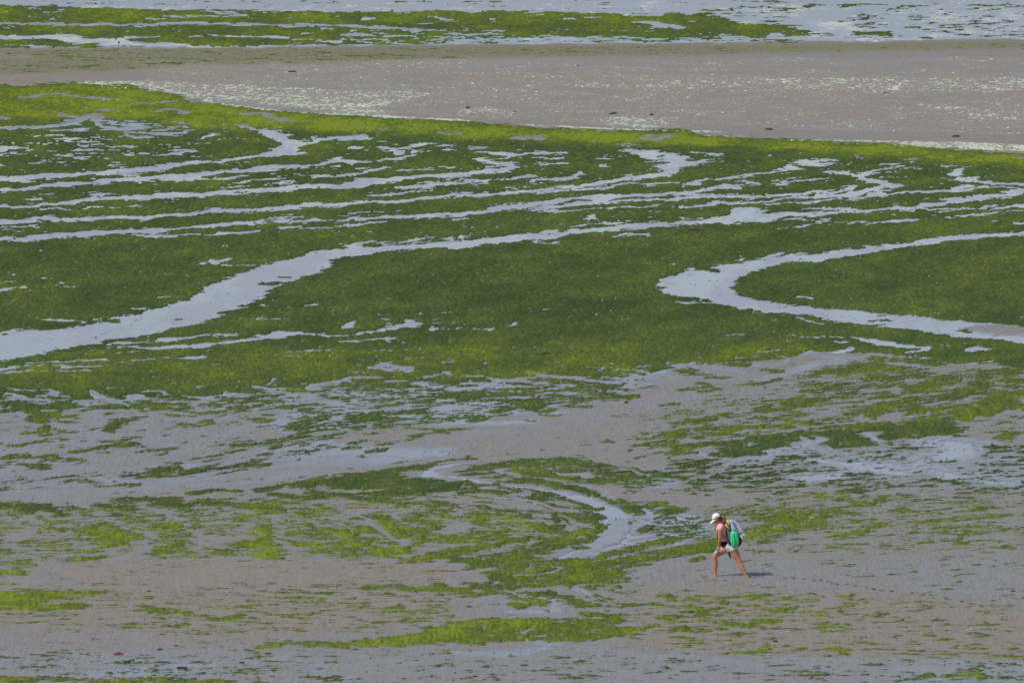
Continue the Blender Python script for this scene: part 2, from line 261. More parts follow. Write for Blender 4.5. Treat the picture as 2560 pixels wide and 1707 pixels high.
# right-hand bend
for p, w_ in [([(2640,581),(2560,585,11),(2410,594,16),(2370,598,17),(2280,609,17),(2190,620,18),(2100,634,19),(2030,644,20),(1970,648,22),(1920,655,26),(1860,668,34),(1810,680,40),(1770,693,52),(1745,708,62),(1735,722,58),(1770,736,48),(1810,748,36),(1850,757,30),(1900,765,26),(1960,772,28),(2020,779,30),(2080,785,30),(2140,791,36),(2200,800,40),(2250,802,40),(2320,812,42),(2400,824,50),(2480,830,50),(2560,840,44),(2640,846,44)],30),
              ([(1668,704),(1700,712)],9),([(1680,733),(1710,740)],8),([(1672,715),(1700,724)],8),([(1735,672),(1760,675)],6),([(1780,662),(1830,662)],4),([(1850,651),(1880,652)],3),([(1925,638),(1945,634)],7),([(1700,756),(1745,753)],5),([(1880,780),(1905,782)],3),
              ([(1915,799),(1940,797)],3),([(1970,797),(2010,800),(2045,808)],5),([(2080,769),(2118,766)],4),([(2085,808),(2110,804)],3),([(2255,771),(2275,770)],2.5),([(2530,795),(2600,793)],4),([(2320,785),(2340,783)],4),([(2010,740),(2030,748)],5),([(1985,741),(2020,740)],2),
              ([(1965,835),(1980,836)],5),([(1985,839,4),(2010,842,6),(2070,839,6),(2130,843,7),(2160,849,10),(2220,857,12),(2270,864,8),(2310,870,10),(2290,877,9),(2275,883,5)],8),([(2085,856),(2105,858)],6),([(2350,864),(2380,865)],3),([(2415,879),(2430,870),(2460,873)],9),([(1820,840),(1852,839)],4),
              ([(1913,881),(1940,876)],6),([(2085,881),(2110,878),(2133,872)],7),([(2165,883),(2210,884)],5),([(1720,893),(1900,892)],2),([(1790,907),(1815,905)],5),([(2300,893),(2315,895)],4)]: water(p, w_)
poly([(2390,822),(2450,812),(2640,806),(2640,838),(2480,836)], 8, S=.25)
for p, w_ in [([(2190,800),(2230,802)],6),([(2320,827),(2350,828)],3),([(2410,832),(2430,832)],4),([(1748,750),(1785,751)],5),([(1762,759),(1782,760)],3),([(1765,674),(1788,676)],10),([(1690,745),(1725,747)],7)]: weed(p, w_, T=.25)
# ---- fringe below the mass and the sandy river
poly([(-90,985),(300,1000),(600,985),(900,960),(1300,950),(1700,935),(1750,985),(1500,1030),(1200,1050),(700,1090),(700,1030),(-90,1030)], 14, F=-.05, S=.62, T=.5)
poly([(850,960),(1250,950),(1560,960),(1500,1010),(1100,1000),(850,1010)], 14, F=.16)
poly([(860,1000),(1080,1005),(1080,1060),(860,1080),(740,1120),(740,1030)], 14, F=-.06)
poly([(1700,935),(2650,930),(2650,1110),(2250,1060),(2000,1100),(1800,1090),(1640,1120),(1600,1060)], 30, F=-.3, S=.38, T=.6)
poly([(1960,890),(2650,930),(2650,1010),(2300,1050),(2050,1010)], 26, F=-.16)
poly([(1700,910),(1870,912),(1760,990),(1500,1060),(1150,1110),(1000,1110),(1300,1040),(1560,990)], 20, F=-1.1, S=.4)
poly([(-90,1030),(500,1030),(700,1030),(640,1110),(300,1170),(-90,1200)], 20, F=-.55, S=.46)
poly([(-90,1180),(300,1170),(700,1120),(1060,1120),(1050,1150),(850,1190),(600,1215),(300,1240),(100,1260),(-90,1240)], 14, F=-.85, S=.5)
for p, w_, s in [([(1235,965),(1260,985),(1290,1000),(1240,1010)],26,.86),([(1200,1060),(1320,1055)],10,.75),([(700,1068),(760,1058),(860,1045)],10,.85),([(780,1130),(860,1122),(1000,1135),(1100,1130)],20,.8),([(850,1150),(1000,1148)],14,.6),([(740,1010),(840,1000),(780,1030)],26,.7),
                 ([(900,1040),(1000,1030),(1100,1060),(1180,1050)],16,.75),([(700,1120),(820,1105)],10,.75),([(480,1165),(500,1185)],8,.7),([(350,1210),(250,1200)],10,.6)]: stroke(p, w_, w_*.9, S=s)
# fringe inlets
for p, w_ in [([(20,972),(60,976),(130,977)],5),([(95,990),(150,982),(130,978)],6),([(15,985),(60,1000),(150,1005)],6),([(140,985),(170,993),(140,1003)],5),([(230,980),(250,995),(300,1003)],7),([(330,1004),(340,990),(375,1000),(380,1030)],10),([(280,971),(320,973)],4),([(370,982),(400,978),(430,986)],6),([(430,960),(455,957)],4),
              ([(480,965),(510,968)],3),([(460,990),(500,995),(560,1003)],5),([(560,980),(600,985),(640,990)],4),([(630,966),(680,972),(740,975),(790,975)],6),([(770,978),(800,962),(860,950)],9),([(740,985),(790,1000),(840,1010)],10),([(670,955),(690,947)],5),([(80,957),(100,955)],3),([(405,944),(413,945)],3),
              ([(940,915),(980,905),(1040,895)],4),([(930,920),(970,925),(1030,920)],10),([(950,910),(990,915),(1000,925)],10),([(850,950),(900,943),(950,942)],6),([(1040,945),(1090,938),(1120,930),(1125,938)],5),([(900,912),(880,910)],3),([(1100,905),(1130,902)],3),([(1205,906),(1215,906)],3),([(1390,908),(1400,910)],4),
              ([(970,953),(1040,955),(1080,968),(1170,975),(1230,965)],7),([(1170,942),(1230,947),(1320,955),(1380,960),(1440,970)],5),([(1290,932),(1330,928)],4),([(1330,935),(1400,945),(1460,950),(1560,965)],7),([(1450,920),(1510,923)],4),([(1545,922),(1600,928),(1690,945)],5),([(1560,915),(1620,914)],3),([(1520,910),(1530,911)],3),
              ([(1640,915),(1680,916)],2),([(1660,907),(1680,906)],4),([(1690,916),(1740,917)],4),([(1700,917),(1760,919),(1830,926),(1860,933)],5),([(1860,912),(1900,915),(1940,917),(1960,908),(1965,904)],9),([(2025,882),(2060,893),(2100,897),(2180,893),(2240,887)],8),([(2100,905),(2050,910),(2000,925),(1900,950)],14),([(2160,905),(2240,912),(2290,918)],7),
              ([(1590,938),(1640,947)],7),([(870,930),(910,930)],3),([(90,1012),(60,1000)],3)]: water(p, w_, S=.6)
# individual patches on the sand, left
for p, w_ in [([(-60,1006),(60,1008),(120,1015),(160,1022)],10),([(-60,1023),(40,1024)],12),([(55,1022),(90,1035),(120,1040),(85,1052)],14),([(100,1040),(135,1040)],6),([(150,1047),(180,1045)],7),([(160,1056),(172,1056)],6),([(55,1083),(82,1081)],7),([(120,1060),(100,1082),(125,1080)],5),
              ([(25,1121),(60,1118)],6),([(80,1113),(125,1106)],6),([(262,1104),(302,1102)],7),([(190,1131),(240,1125),(285,1118),(322,1113)],7),([(255,1132),(278,1133)],5),([(340,1130),(370,1125),(400,1122)],6),([(410,1118),(432,1117)],4),([(275,1078),(300,1062),(318,1054)],11),([(325,1045),(355,1046)],6),([(275,1038),(295,1037)],4),
              ([(380,1005),(420,1010),(440,1020),(390,1020)],14),([(470,1015),(520,1012)],10),([(470,1030),(495,1035)],8),([(515,1033),(538,1032)],8),([(425,1040),(475,1043)],5),([(300,1010),(335,1012)],12),([(545,1000),(580,1005)],7),([(595,998),(620,999)],4),([(630,1010),(656,1009)],6),([(668,1004),(690,1004)],4),
              ([(690,1018),(735,1013)],9),([(640,1027),(680,1025)],5),([(670,1035),(692,1035)],5),([(765,1048),(800,1042)],6),([(645,1050),(668,1048)],8),([(340,1080),(360,1078)],4),([(510,1058),(520,1057)],6),([(455,1065),(480,1064)],5),([(415,1087),(430,1086)],4),([(20,1147),(60,1145),(120,1142)],8),([(30,1160),(90,1165),(110,1170)],10),
              ([(180,1153),(198,1152)],4),([(125,1150),(145,1148)],4),([(665,940),(700,960),(760,975),(730,980)],0.1)]: weed(p, w_, F=.45, T=.6)
for p, w_, f in [([(490,1148),(520,1143),(555,1140)],5,.2),([(490,1180),(560,1172),(610,1166),(620,1160)],13,.12),([(630,1152),(690,1150)],6,.0),([(590,1125),(650,1113),(720,1103),(740,1095)],22,.06),([(700,1100),(820,1095)],8,.05),([(715,1142),(790,1140)],7,.05),([(700,1156),(735,1155)],5,.05),([(790,1065),(860,1060)],28,.16),([(780,1085),(860,1075)],14,.0),
                 ([(410,1160),(450,1162)],6,.2),([(310,1187),(360,1183),(430,1178),(455,1175)],9,.15),([(350,1190),(430,1190),(460,1190)],9,.12),([(130,1198),(180,1194)],5,.25),([(90,1205),(110,1200)],5,.1),([(160,1207),(210,1206),(230,1212)],10,.12),([(275,1195),(300,1193)],5,.1),([(-40,1210),(60,1205)],12,-.05),([(0,1226),(60,1224)],8,.0),([(290,1212),(340,1214)],8,-.05),([(90,1218),(140,1222)],8,-.05),([(200,1196),(270,1186)],5,.0),([(-30,1168),(20,1170)],8,-.1)]: weed(p, w_, F=f, T=.35)
# centre patches
for p, w_ in [([(1035,1089),(1090,1082),(1110,1085)],7),([(1100,1078),(1165,1075)],9),([(1020,1100),(1060,1094)],5),([(1025,1076),(1075,1073)],3),([(1265,1018),(1310,1012),(1345,1018)],14),([(1310,1000),(1345,997)],12),([(1415,1002),(1470,1000)],10),([(1190,1040),(1230,1035),(1265,1035)],10),([(1195,1050),(1225,1047)],7),([(1320,1054),(1352,1055)],4),
              ([(895,1045),(930,1048),(975,1050)],14),([(990,1035),(1050,1030)],8),([(1030,1045),(1080,1048)],6),([(1540,996),(1590,995)],8),([(1600,973),(1630,973)],4),([(1640,1013),(1685,1010)],7),([(1540,1043),(1563,1040)],4),([(1340,1028),(1370,1025)],6),([(1420,1015),(1445,1017)],5),([(1355,1038),(1385,1038)],4),([(1555,964),(1600,966)],0.1),
              ([(1120,990),(1170,998),(1190,985)],16),([(1290,980),(1310,977)],5),([(855,1125),(892,1121)],6),([(920,1128),(945,1127)],7),([(942,1112),(960,1111)],5),([(895,1139),(900,1139)],5)]: weed(p, w_, F=.45, T=.5)
# right-hand patches
for p, w_ in [([(2080,933),(2110,925),(2150,920),(2180,915)],17),([(2110,930),(2150,932)],8),([(2200,898),(2280,905),(2340,908)],14),([(2200,925),(2260,930),(2290,935)],16),([(2290,945),(2300,946)],6),([(2190,952),(2230,951)],14),([(2175,943),(2190,943)],8),([(2305,936),(2335,933)],6),([(2340,960),(2370,955),(2385,945)],16),([(2320,965),(2340,960)],9),
              ([(2470,930),(2530,930)],10),([(2440,950),(2480,940),(2510,935)],16),([(2450,960),(2470,970)],10),([(2520,955),(2550,950)],12),([(2390,985),(2430,975),(2460,973)],16),([(2380,998),(2410,990)],8),([(2560,985),(2500,990),(2480,1005)],18),([(2540,1015),(2620,1020)],14),
              ([(1885,962),(1920,955),(1950,951)],8),([(1725,935),(1790,945)],9),([(1750,960),(1775,965)],10),([(1710,975),(1785,970)],8),([(1740,978),(1760,980)],5),([(1780,910),(1860,918),(1830,905)],12),([(1720,925),(1700,930)],8),([(1905,930),(1945,931)],8),([(2020,962),(2050,961)],8),([(2015,979),(2060,975),(2110,963)],9),([(2110,977),(2145,974)],9),
              ([(2165,973),(2205,970)],10),([(2255,967),(2285,966)],7),([(2270,979),(2340,972)],8),([(2015,947),(2050,944)],5),([(1960,1010),(2000,1006),(2040,1002),(2105,994)],9),([(2110,987),(2135,984)],4),([(1885,1016),(1925,1013)],4),([(1900,1030),(1960,1025),(2015,1013)],6),([(2200,996),(2240,990)],5),([(2220,1010),(2290,1002),(2330,996),(2380,995)],9),
              ([(2245,1022),(2300,1022)],10),([(2130,1037),(2150,1030),(2190,1025),(2190,1035)],13),([(2210,1042),(2200,1045)],5),([(2160,1055),(2120,1050),(2070,1048)],6),([(2085,1030),(2110,1030)],3),([(2305,1028),(2335,1027)],8),([(2320,1048),(2370,1040),(2400,1045)],14),([(2380,1030),(2420,1028)],6),([(2420,1050),(2460,1035),(2500,1025)],14),([(2470,1018),(2500,1010)],12),
              ([(1700,1058),(1750,1054),(1780,1047)],7),([(1785,1044),(1820,1037)],5),([(1820,1046),(1850,1042)],5),([(1760,1068),(1815,1065)],4),([(1900,1050),(1970,1048)],6),([(1855,1058),(1900,1055)],3),([(1990,1038),(2035,1033)],4),([(1985,1055),(2040,1060)],7),([(1820,1080),(1860,1073),(1920,1070)],7),([(1930,1072),(1970,1068)],4),([(1765,1090),(1830,1086)],7),
              ([(2040,1072),(2110,1068),(2140,1065)],3),([(2165,1100),(2195,1098)],8),([(2230,1112),(2280,1115)],5),([(2410,1117),(2445,1115)],5),([(2500,1096),(2540,1086),(2620,1082)],9),([(2170,1058),(2200,1056)],3)]: weed(p, w_, F=.5, T=.6)
for p, w_ in [([(2235,1086),(2270,1075),(2310,1068)],22),([(2250,1090),(2290,1095),(2330,1085)],26),([(2280,1070),(2340,1066),(2350,1080)],24),([(2300,1058),(2360,1060)],8),([(1700,1125),(1760,1115),(1850,1106),(1920,1100),(1990,1092)],11),([(1850,1120),(1890,1128),(1920,1115),(1950,1102)],16),([(1775,1140),(1830,1140),(1830,1130)],15),
              ([(1960,1095),(2040,1092),(2120,1084),(2170,1074),(2240,1066)],8),([(2060,1085),(2110,1085),(2130,1100),(2155,1115)],17),([(2025,1133),(2080,1138),(2100,1120)],12),([(2080,1108),(2130,1120),(2140,1105)],20),([(1950,1100),(1980,1120),(1920,1130)],8)]: weed(p, w_, F=.9, T=.45)
# wet speckled ground right of centre
poly([(1560,1180),(1850,1140),(2250,1110),(2400,1100),(2650,1110),(2650,1250),(2200,1230),(1800,1215),(1600,1230)], 26, F=-.16, S=.5, T=.25)
poly([(1700,1160),(2000,1165),(2250,1140),(2250,1190),(1900,1215),(1700,1200)], 16, F=.04, T=.2)
for p, w_, s in [([(2330,1105),(2420,1115),(2380,1140),(2250,1165),(2150,1165)],30,.9),([(2030,1150),(2110,1158),(2200,1175),(2260,1182)],12,.95),([(2010,1195),(2080,1188)],16,.95),([(2280,1165),(2350,1180),(2400,1198),(2500,1205),(2620,1215)],14,.9),([(1900,1145),(1930,1130),(1990,1120),(2020,1110)],9,.85),([(1740,1135),(1800,1148)],7,.7),([(2170,1085),(2200,1100)],8,.8),([(2060,1098),(2020,1110)],9,.8)]: stroke(p, w_, w_*.9, F=-.6, S=s)
for p, w_ in [([(1930,1143),(1980,1140),(2020,1150)],6),([(1695,1155),(1780,1165)],16),([(1700,1175),(1760,1182)],10),([(2245,1215),(2320,1220)],5),([(2330,1200),(2380,1205)],5)]: weed(p, w_, F=.3, T=.3)
# lower half base: patchy weed over wet sand
poly([(-90,1255),(250,1265),(900,1235),(1400,1290),(1440,1330),(1400,1390),(1000,1400),(600,1400),(300,1395),(-90,1415)], 18, F=-.2, T=.72, S=.3)
poly([(1650,1290),(1950,1240),(2650,1230),(2650,1380),(2000,1380),(1700,1330)], 24, F=-.24, T=.65, S=.32)
poly([(200,1405),(700,1395),(1100,1415),(900,1460),(300,1470),(150,1440)], 24, F=-.66, S=.02)
poly([(-90,1465),(600,1480),(1100,1420),(1150,1560),(600,1590),(-90,1560)], 20, F=-.34, S=.1, T=.7)
poly([(1600,1480),(2300,1480),(2650,1560),(2650,1660),(1600,1640)], 40, F=-.42, S=.06, T=.6)
poly([(1700,1495),(1950,1480),(2060,1500),(2000,1570),(1700,1600)], 30, F=-.18, T=.75)
poly([(-90,1625),(800,1632),(1600,1628),(2650,1660),(2650,1800),(-90,1800)], 24, F=-.52, S=.5, T=.4)
poly([(1560,1400),(2650,1400),(2650,1500),(1900,1470),(1560,1450)], 30, F=-.62, S=.4)
# named shapes in the lower half
for p, w_ in [([(-60,1266),(50,1268),(105,1268)],12),([(60,1280),(110,1275),(150,1290)],10),([(195,1271),(250,1270),(310,1270)],16),([(240,1282),(290,1292)],9),([(300,1252),(360,1248),(430,1250)],13),([(400,1262),(450,1266)],16),([(480,1236),(530,1226),(600,1228)],7),([(490,1255),(560,1262),(620,1268),(680,1275)],10),
              ([(660,1226),(710,1215),(770,1218)],9),([(700,1240),(740,1248),(790,1245)],11),([(780,1232),(870,1240)],9),([(770,1212),(820,1205),(880,1198)],12),([(850,1203),(930,1195),(1010,1200),(1085,1208)],18),([(850,1218),(930,1212),(980,1220)],14),([(920,1237),(980,1235)],10),([(870,1190),(960,1182),(1030,1170),(1080,1165)],9),([(1010,1205),(1070,1212)],16),
              ([(1000,1232),(1060,1228),(1130,1225),(1190,1228),(1260,1232)],12),([(1080,1160),(1130,1152),(1175,1148)],5),([(1095,1203),(1160,1206)],5),([(1110,1210),(1180,1212)],7),([(1190,1213),(1240,1215)],4),([(1240,1209),(1295,1210)],7),([(1300,1201),(1360,1212),(1430,1222),(1480,1235)],8),([(1440,1218),(1490,1232),(1510,1245)],8)]: weed(p, w_, F=.7, T=.42)
poly([(1135,1182),(1190,1167),(1250,1152),(1330,1148),(1420,1147),(1480,1155),(1580,1170),(1640,1180),(1720,1195),(1680,1210),(1560,1212),(1480,1208),(1400,1203),(1330,1192),(1280,1188),(1240,1202),(1180,1192)], 10, F=.55, T=.5)
poly([(1200,1170),(1400,1155),(1450,1175),(1250,1185)], 20, T=.6)
for p, w_ in [([(1240,1180),(1290,1190)],4),([(1300,1170),(1320,1172)],3),([(1380,1180),(1400,1190)],3),([(1430,1180),(1500,1190),(1560,1192)],3)]: water(p, w_, S=.7)
for p, w_ in [([(1070,1190,12),(1080,1172,14),(1130,1160,10),(1180,1155,8)],12),([(1080,1190),(1140,1193),(1200,1205),(1290,1215),(1340,1222)],8),([(1300,1216,8),(1380,1228,12),(1440,1240,16),(1490,1258,20),(1530,1280,24),(1545,1310,30),(1535,1335,30),(1515,1355,34),(1490,1372,28),(1440,1385,20),(1400,1400,14)],20)]: water(p, w_, S=1)
for p, w_ in [([(1560,1285),(1600,1300),(1650,1312),(1675,1320),(1655,1332),(1600,1340),(1550,1350)],7),([(1590,1270),(1610,1290)],8),([(1500,1370),(1600,1352),(1660,1342),(1720,1330)],5),([(1480,1400),(1560,1388),(1640,1372),(1720,1352)],7),([(1400,1245),(1350,1240),(1300,1240)],6),([(1720,1300),(1760,1320),(1740,1340)],14)]: water(p, w_, S=1)
poly([(1330,1225),(1420,1235),(1500,1275),(1500,1300),(1400,1270),(1320,1250)], 12, F=-.05, T=.35)
for p, w_ in [([(1500,1252),(1540,1250),(1570,1262),(1580,1278),(1565,1283)],8),([(1525,1262),(1560,1275)],6),([(1630,1262),(1660,1270),(1640,1285)],16),([(1555,1322),(1580,1305),(1610,1300),(1635,1315),(1600,1328)],8),([(1670,1298),(1700,1295)],9),([(1680,1320),(1720,1330)],14),([(1375,1284),(1430,1290),(1470,1302)],9),([(1478,1300),(1482,1320),(1478,1342)],14),
              ([(1320,1285),(1370,1280)],6),([(1350,1315),(1400,1330),(1435,1342)],10),([(1310,1345),(1340,1343)],6),([(1160,1295),(1200,1290),(1190,1308)],12),([(1110,1320),(1170,1330),(1200,1340)],7),([(1180,1350),(1240,1345),(1290,1352)],9),([(1380,1366),(1420,1356),(1465,1353)],10),([(1300,1385),(1350,1375),(1390,1362)],14),([(1180,1405),(1240,1400),(1300,1392)],12),([(1200,1412),(1250,1410)],8),
              ([(1030,1403),(1080,1395),(1130,1385),(1180,1372),(1240,1362)],13),([(1100,1385),(1170,1378)],12),([(1120,1405),(1165,1408)],7),([(1170,1420),(1200,1416)],9),([(1125,1399),(1150,1402)],4),([(1520,1390),(1600,1375),(1650,1355),(1690,1345)],11),([(1455,1408),(1500,1402),(1550,1392)],11),([(1555,1406),(1620,1396),(1700,1382),(1760,1372),(1790,1360)],16),([(1570,1415),(1610,1412)],6),
              ([(1440,1373),(1495,1365)],6),([(1230,1435),(1260,1425),(1300,1412),(1350,1402),(1400,1405),(1420,1415)],11),([(1225,1447),(1290,1440),(1320,1430)],10),([(1260,1467),(1300,1460),(1360,1455)],16),([(1380,1440),(1440,1430),(1500,1425)],24),([(1430,1420),(1500,1422)],12),([(1480,1445),(1550,1445)],16),([(1400,1450),(1420,1460)],10),([(1440,1475),(1490,1468)],6),
              ([(1535,1424),(1545,1425)],5),([(1560,1428),(1590,1430)],5),([(1225,1478),(1260,1487),(1300,1497),(1350,1508)],9),([(1180,1462),(1215,1460)],9),([(1180,1472),(1215,1470)],6),([(1200,1490),(1230,1484)],7),([(1280,1513),(1300,1518)],9),([(1340,1490),(1380,1485)],10),([(1395,1498),(1430,1500),(1450,1510)],10),([(1460,1515),(1500,1525)],4),([(1460,1536),(1510,1540),(1550,1550)],9),
              ([(940,1472),(980,1468),(1020,1475)],8),([(1075,1472),(1110,1476),(1160,1484)],10),([(1110,1466),(1100,1462)],6),([(1360,1525),(1375,1525)],3),([(1450,1553),(1530,1556)],8),([(500,1520),(480,1530)],0.1)]: weed(p, w_, F=.7, T=.68)
for p, w_ in [([(700,1613),(760,1610),(850,1610),(960,1606),(1010,1600)],12),([(1000,1605),(1090,1592),(1180,1575),(1240,1562)],14),([(1110,1580),(1180,1563),(1260,1555),(1340,1552)],14),([(1150,1595),(1260,1595)],16),([(1260,1570),(1300,1565),(1360,1560),(1430,1562)],14),([(1380,1590),(1420,1580),(1440,1570)],16),([(1430,1560),(1500,1575),(1560,1582)],16),([(1540,1575),(1600,1572),(1640,1568)],7),
              ([(660,1618),(700,1605)],8),([(1320,1603),(1345,1603)],8),([(1140,1610),(1200,1612)],6),([(-60,1500),(40,1495),(110,1492)],22),([(100,1487),(170,1482),(250,1480)],9),([(90,1520),(170,1522),(200,1514)],9),([(-60,1510),(70,1520)],8),([(360,1520),(400,1528),(460,1535)],9),([(460,1538),(520,1545)],6),([(550,1550),(580,1548)],8),([(410,1563),(460,1562)],6),([(-60,1432),(36,1432)],12),
              ([(-60,1450),(20,1460)],6),([(-60,1384),(28,1381)],9),([(28,1416),(70,1415)],8),([(65,1370),(30,1360)],0.1),([(400,1320),(430,1318),(460,1325)],14),([(385,1378),(430,1374)],14),([(390,1345),(415,1340)],8),([(180,1398),(240,1392)],12),([(240,1325),(280,1345),(260,1365)],14),([(260,1355),(320,1350)],10),([(45,1360),(70,1340),(90,1325),(120,1320)],8),([(600,1366),(660,1360),(690,1378)],15),
              ([(640,1340),(680,1345)],10),([(720,1337),(780,1340)],10),([(735,1360),(800,1362)],8),([(820,1378),(880,1380),(900,1375)],12),([(650,1390),(700,1395)],8),([(340,1320),(370,1325)],6),([(870,1340),(920,1350),(970,1355)],12),([(900,1362),(940,1380),(1000,1382)],8),([(1000,1378),(1040,1362),(1060,1350)],10),([(1070,1350),(1120,1345),(1140,1355)],12),([(940,1300),(980,1310),(980,1325)],12),
              ([(1040,1302),(1070,1305)],10),([(870,1312),(920,1320)],8),([(1020,1325),(1060,1330)],8),([(990,1345),(1040,1340)],6),([(860,1395),(890,1397)],6),([(940,1388),(990,1398)],6),([(1880,1288),(1925,1292),(1920,1298)],12),([(1960,1292),(1990,1300),(2030,1300)],14),([(1990,1310),(2040,1308)],10),([(1865,1330),(1930,1325),(2000,1318)],14),([(1870,1345),(1920,1342)],12),
              ([(1870,1375),(1885,1374)],5),([(1900,1382),(1935,1382)],4),([(1725,1400),(1750,1398)],6),([(2070,1345),(2110,1340),(2160,1335)],8),([(2080,1280),(2130,1285)],7),([(2150,1330),(2200,1315)],5),([(2240,1280),(2320,1284)],6),([(2050,1240),(2080,1250),(2100,1242)],6),([(2120,1262),(2160,1258)],6),([(2180,1270),(2220,1243)],5),([(2300,1308),(2340,1310)],5),([(2420,1300),(2510,1290)],6),
              ([(-60,1703),(120,1701),(300,1704),(560,1704)],9),([(1745,1537),(1775,1530)],7),([(1910,1530),(1960,1528),(1975,1522)],7),([(1900,1552),(1950,1555)],9),([(1825,1566),(1880,1568)],7),([(1700,1570),(1730,1575)],7),([(1850,1632),(1910,1628)],5),([(2080,1625),(2110,1632)],7),([(2370,1690),(2440,1685),(2450,1695)],8),([(2310,1690),(2330,1688)],5),([(2020,1688),(2045,1687)],4)]: weed(p, w_, F=.5, T=.8)
for p, w_ in [([(1305,1585),(1320,1578),(1335,1570)],4),([(1320,1585),(1360,1588)],3),([(1310,1425),(1340,1418),(1380,1420)],5),([(1270,1440),(1300,1445),(1330,1438),(1400,1425)],4),([(1230,1460),(1260,1452),(1320,1445)],5),([(1440,1470),(1480,1490)],7),([(1250,1478),(1310,1490),(1340,1500),(1380,1500),(1400,1530)],7),([(1280,1530),(1380,1530)],9)]: water(p, w_, S=.8)
stroke([(1340,1605),(1380,1612),(1300,1635),(1150,1632)], 12, 12, S=.75)
stroke([(300,1655),(500,1665),(250,1690)], 16, 20, S=.7)
for p, w_ in [([(130,1225),(200,1262),(260,1290),(340,1325),(390,1350),(370,1375),(300,1400)],9),([(400,1280),(450,1300),(490,1335),(500,1370)],7),([(640,1310),(580,1345),(480,1370)],8),([(690,1290),(700,1370)],8),([(890,1280),(960,1330),(1010,1365)],8),([(1140,1290),(1150,1320),(1110,1335)],12),([(60,1300),(100,1290),(40,1350)],12),([(1360,1290),(1430,1310),(1445,1340)],14)]: stroke(p, w_, w_, F=-.8, S=.4)

poly([(1000,1612),(1080,1592),(1180,1568),(1260,1556),(1350,1551),(1450,1560),(1550,1578),(1590,1590),(1500,1600),(1400,1603),(1300,1608),(1150,1612)], 8, F=.62, T=.78)
poly([(1230,1412),(1330,1400),(1440,1402),(1560,1438),(1530,1460),(1440,1462),(1330,1475),(1250,1462)], 8, F=.38, T=.6)
poly([(860,1602),(1010,1598),(1000,1618),(700,1620)], 7, F=.5, T=.85)
poly([(1430,1402),(1500,1405),(1560,1440),(1500,1455),(1400,1450)], 8, F=.8, T=.72)
for p, w_ in [([(1310,1425),(1340,1418),(1380,1420)],5),([(1270,1440),(1330,1438),(1400,1425)],4),([(1305,1588),(1320,1578),(1335,1570)],5),([(1330,1592),(1370,1590)],4)]: water(p, w_, S=.85)
# ---- combed strands the ebb has drawn out, each run between two guide lines
def comb(A, B_, n, w, F=.45, T=None, seed=1, lmin=.06, lmax=.22, S=None):
    rnd = random.Random(seed)
    def ev(L, t):
        x = t*(len(L)-1); i = min(int(x), len(L)-2); f = x-i; f = f*f*(3-2*f)*.3+f*.7
        return L[i][0]*(1-f)+L[i+1][0]*f, L[i][1]*(1-f)+L[i+1][1]*f
    for _ in range(n):
        q = rnd.random(); t0 = rnd.uniform(-.05, .98); t1 = min(1, t0+rnd.uniform(lmin, lmax)); t0 = max(0, t0); P = []
        for k in range(5):
            t = t0+(t1-t0)*k/4; a, b = ev(A, t), ev(B_, t); ww = w*rnd.uniform(.5, 1.5)*(.45 if k in (0, 4) else 1)
            P.append((a[0]*(1-q)+b[0]*q, a[1]*(1-q)+b[1]*q, ww))
        kw = dict(F=F*rnd.uniform(.5, 1.5))
        if T is not None: kw['T'] = T+rnd.uniform(-.15, .15)
        if S is not None: kw['S'] = S
        stroke(P, None, 2.+.4*w, **kw)
comb([(950,1200),(1100,1200),(1240,1212),(1340,1226),(1440,1245),(1520,1275)], [(850,1245),(1000,1262),(1150,1280),(1280,1292),(1360,1310),(1400,1340)], 70, 3.2, .5, .45, 1)
comb([(1100,1200),(1240,1212),(1330,1224),(1430,1243)], [(1050,1212),(1200,1232),(1300,1250),(1400,1268)], 26, 3, .6, .3, 2)
comb([(1450,1165),(1600,1178),(1800,1192),(2000,1205),(2200,1215)], [(1470,1215),(1600,1236),(1750,1240),(1950,1236),(2150,1240)], 80, 2.8, .4, .32, 3, .03, .12)
comb([(1560,1112),(1750,1080),(2000,1040),(2300,1000),(2560,955)], [(1560,1150),(1800,1125),(2050,1085),(2280,1055),(2600,1030)], 60, 4, .42, .55, 4, .03, .12)
comb([(1500,1110),(1700,1062),(1900,1010),(2100,960),(2400,900)], [(1560,1112),(1750,1080),(2000,1040),(2300,1000),(2560,955)], 55, 4.5, .42, .6, 5, .02, .08)
comb([(150,1185),(450,1160),(700,1108),(1000,1055)], [(230,1222),(500,1202),(760,1150),(960,1110)], 60, 3, .35, .35, 6, .02, .09)
comb([(0,1135),(150,1125),(320,1105),(450,1075)], [(0,1180),(150,1165),(330,1150),(480,1120)], 22, 3, .3, .5, 16, .03, .1)
comb([(850,955),(1100,945),(1350,945),(1650,958)], [(800,1000),(1050,1010),(1300,1018),(1560,1020)], 46, 4.5, .6, .5, 7, .05, .16)
comb([(850,965),(1100,955),(1350,955),(1600,962)], [(800,1030),(1000,1050),(1200,1050),(1400,1040)], 36, 3.2, -.9, None, 8, .05, .14, .8)
comb([(0,985),(250,990),(500,985),(760,975)], [(0,1030),(250,1035),(500,1030),(760,1010)], 30, 4, .6, .6, 9, .05, .14)
comb([(0,990),(250,1000),(500,1000),(760,990)], [(0,1010),(250,1020),(500,1020),(760,1015)], 22, 3, -.8, None, 19, .05, .14, .5)
comb([(190,1268),(400,1290),(600,1325),(760,1368)], [(-20,1290),(120,1330),(280,1370),(420,1400)], 110, 2.6, .42, .75, 10, .05, .16)
comb([(500,1245),(750,1255),(950,1285),(1080,1335)], [(420,1290),(600,1325),(780,1370),(900,1395)], 115, 2.6, .42, .7, 11, .04, .14)
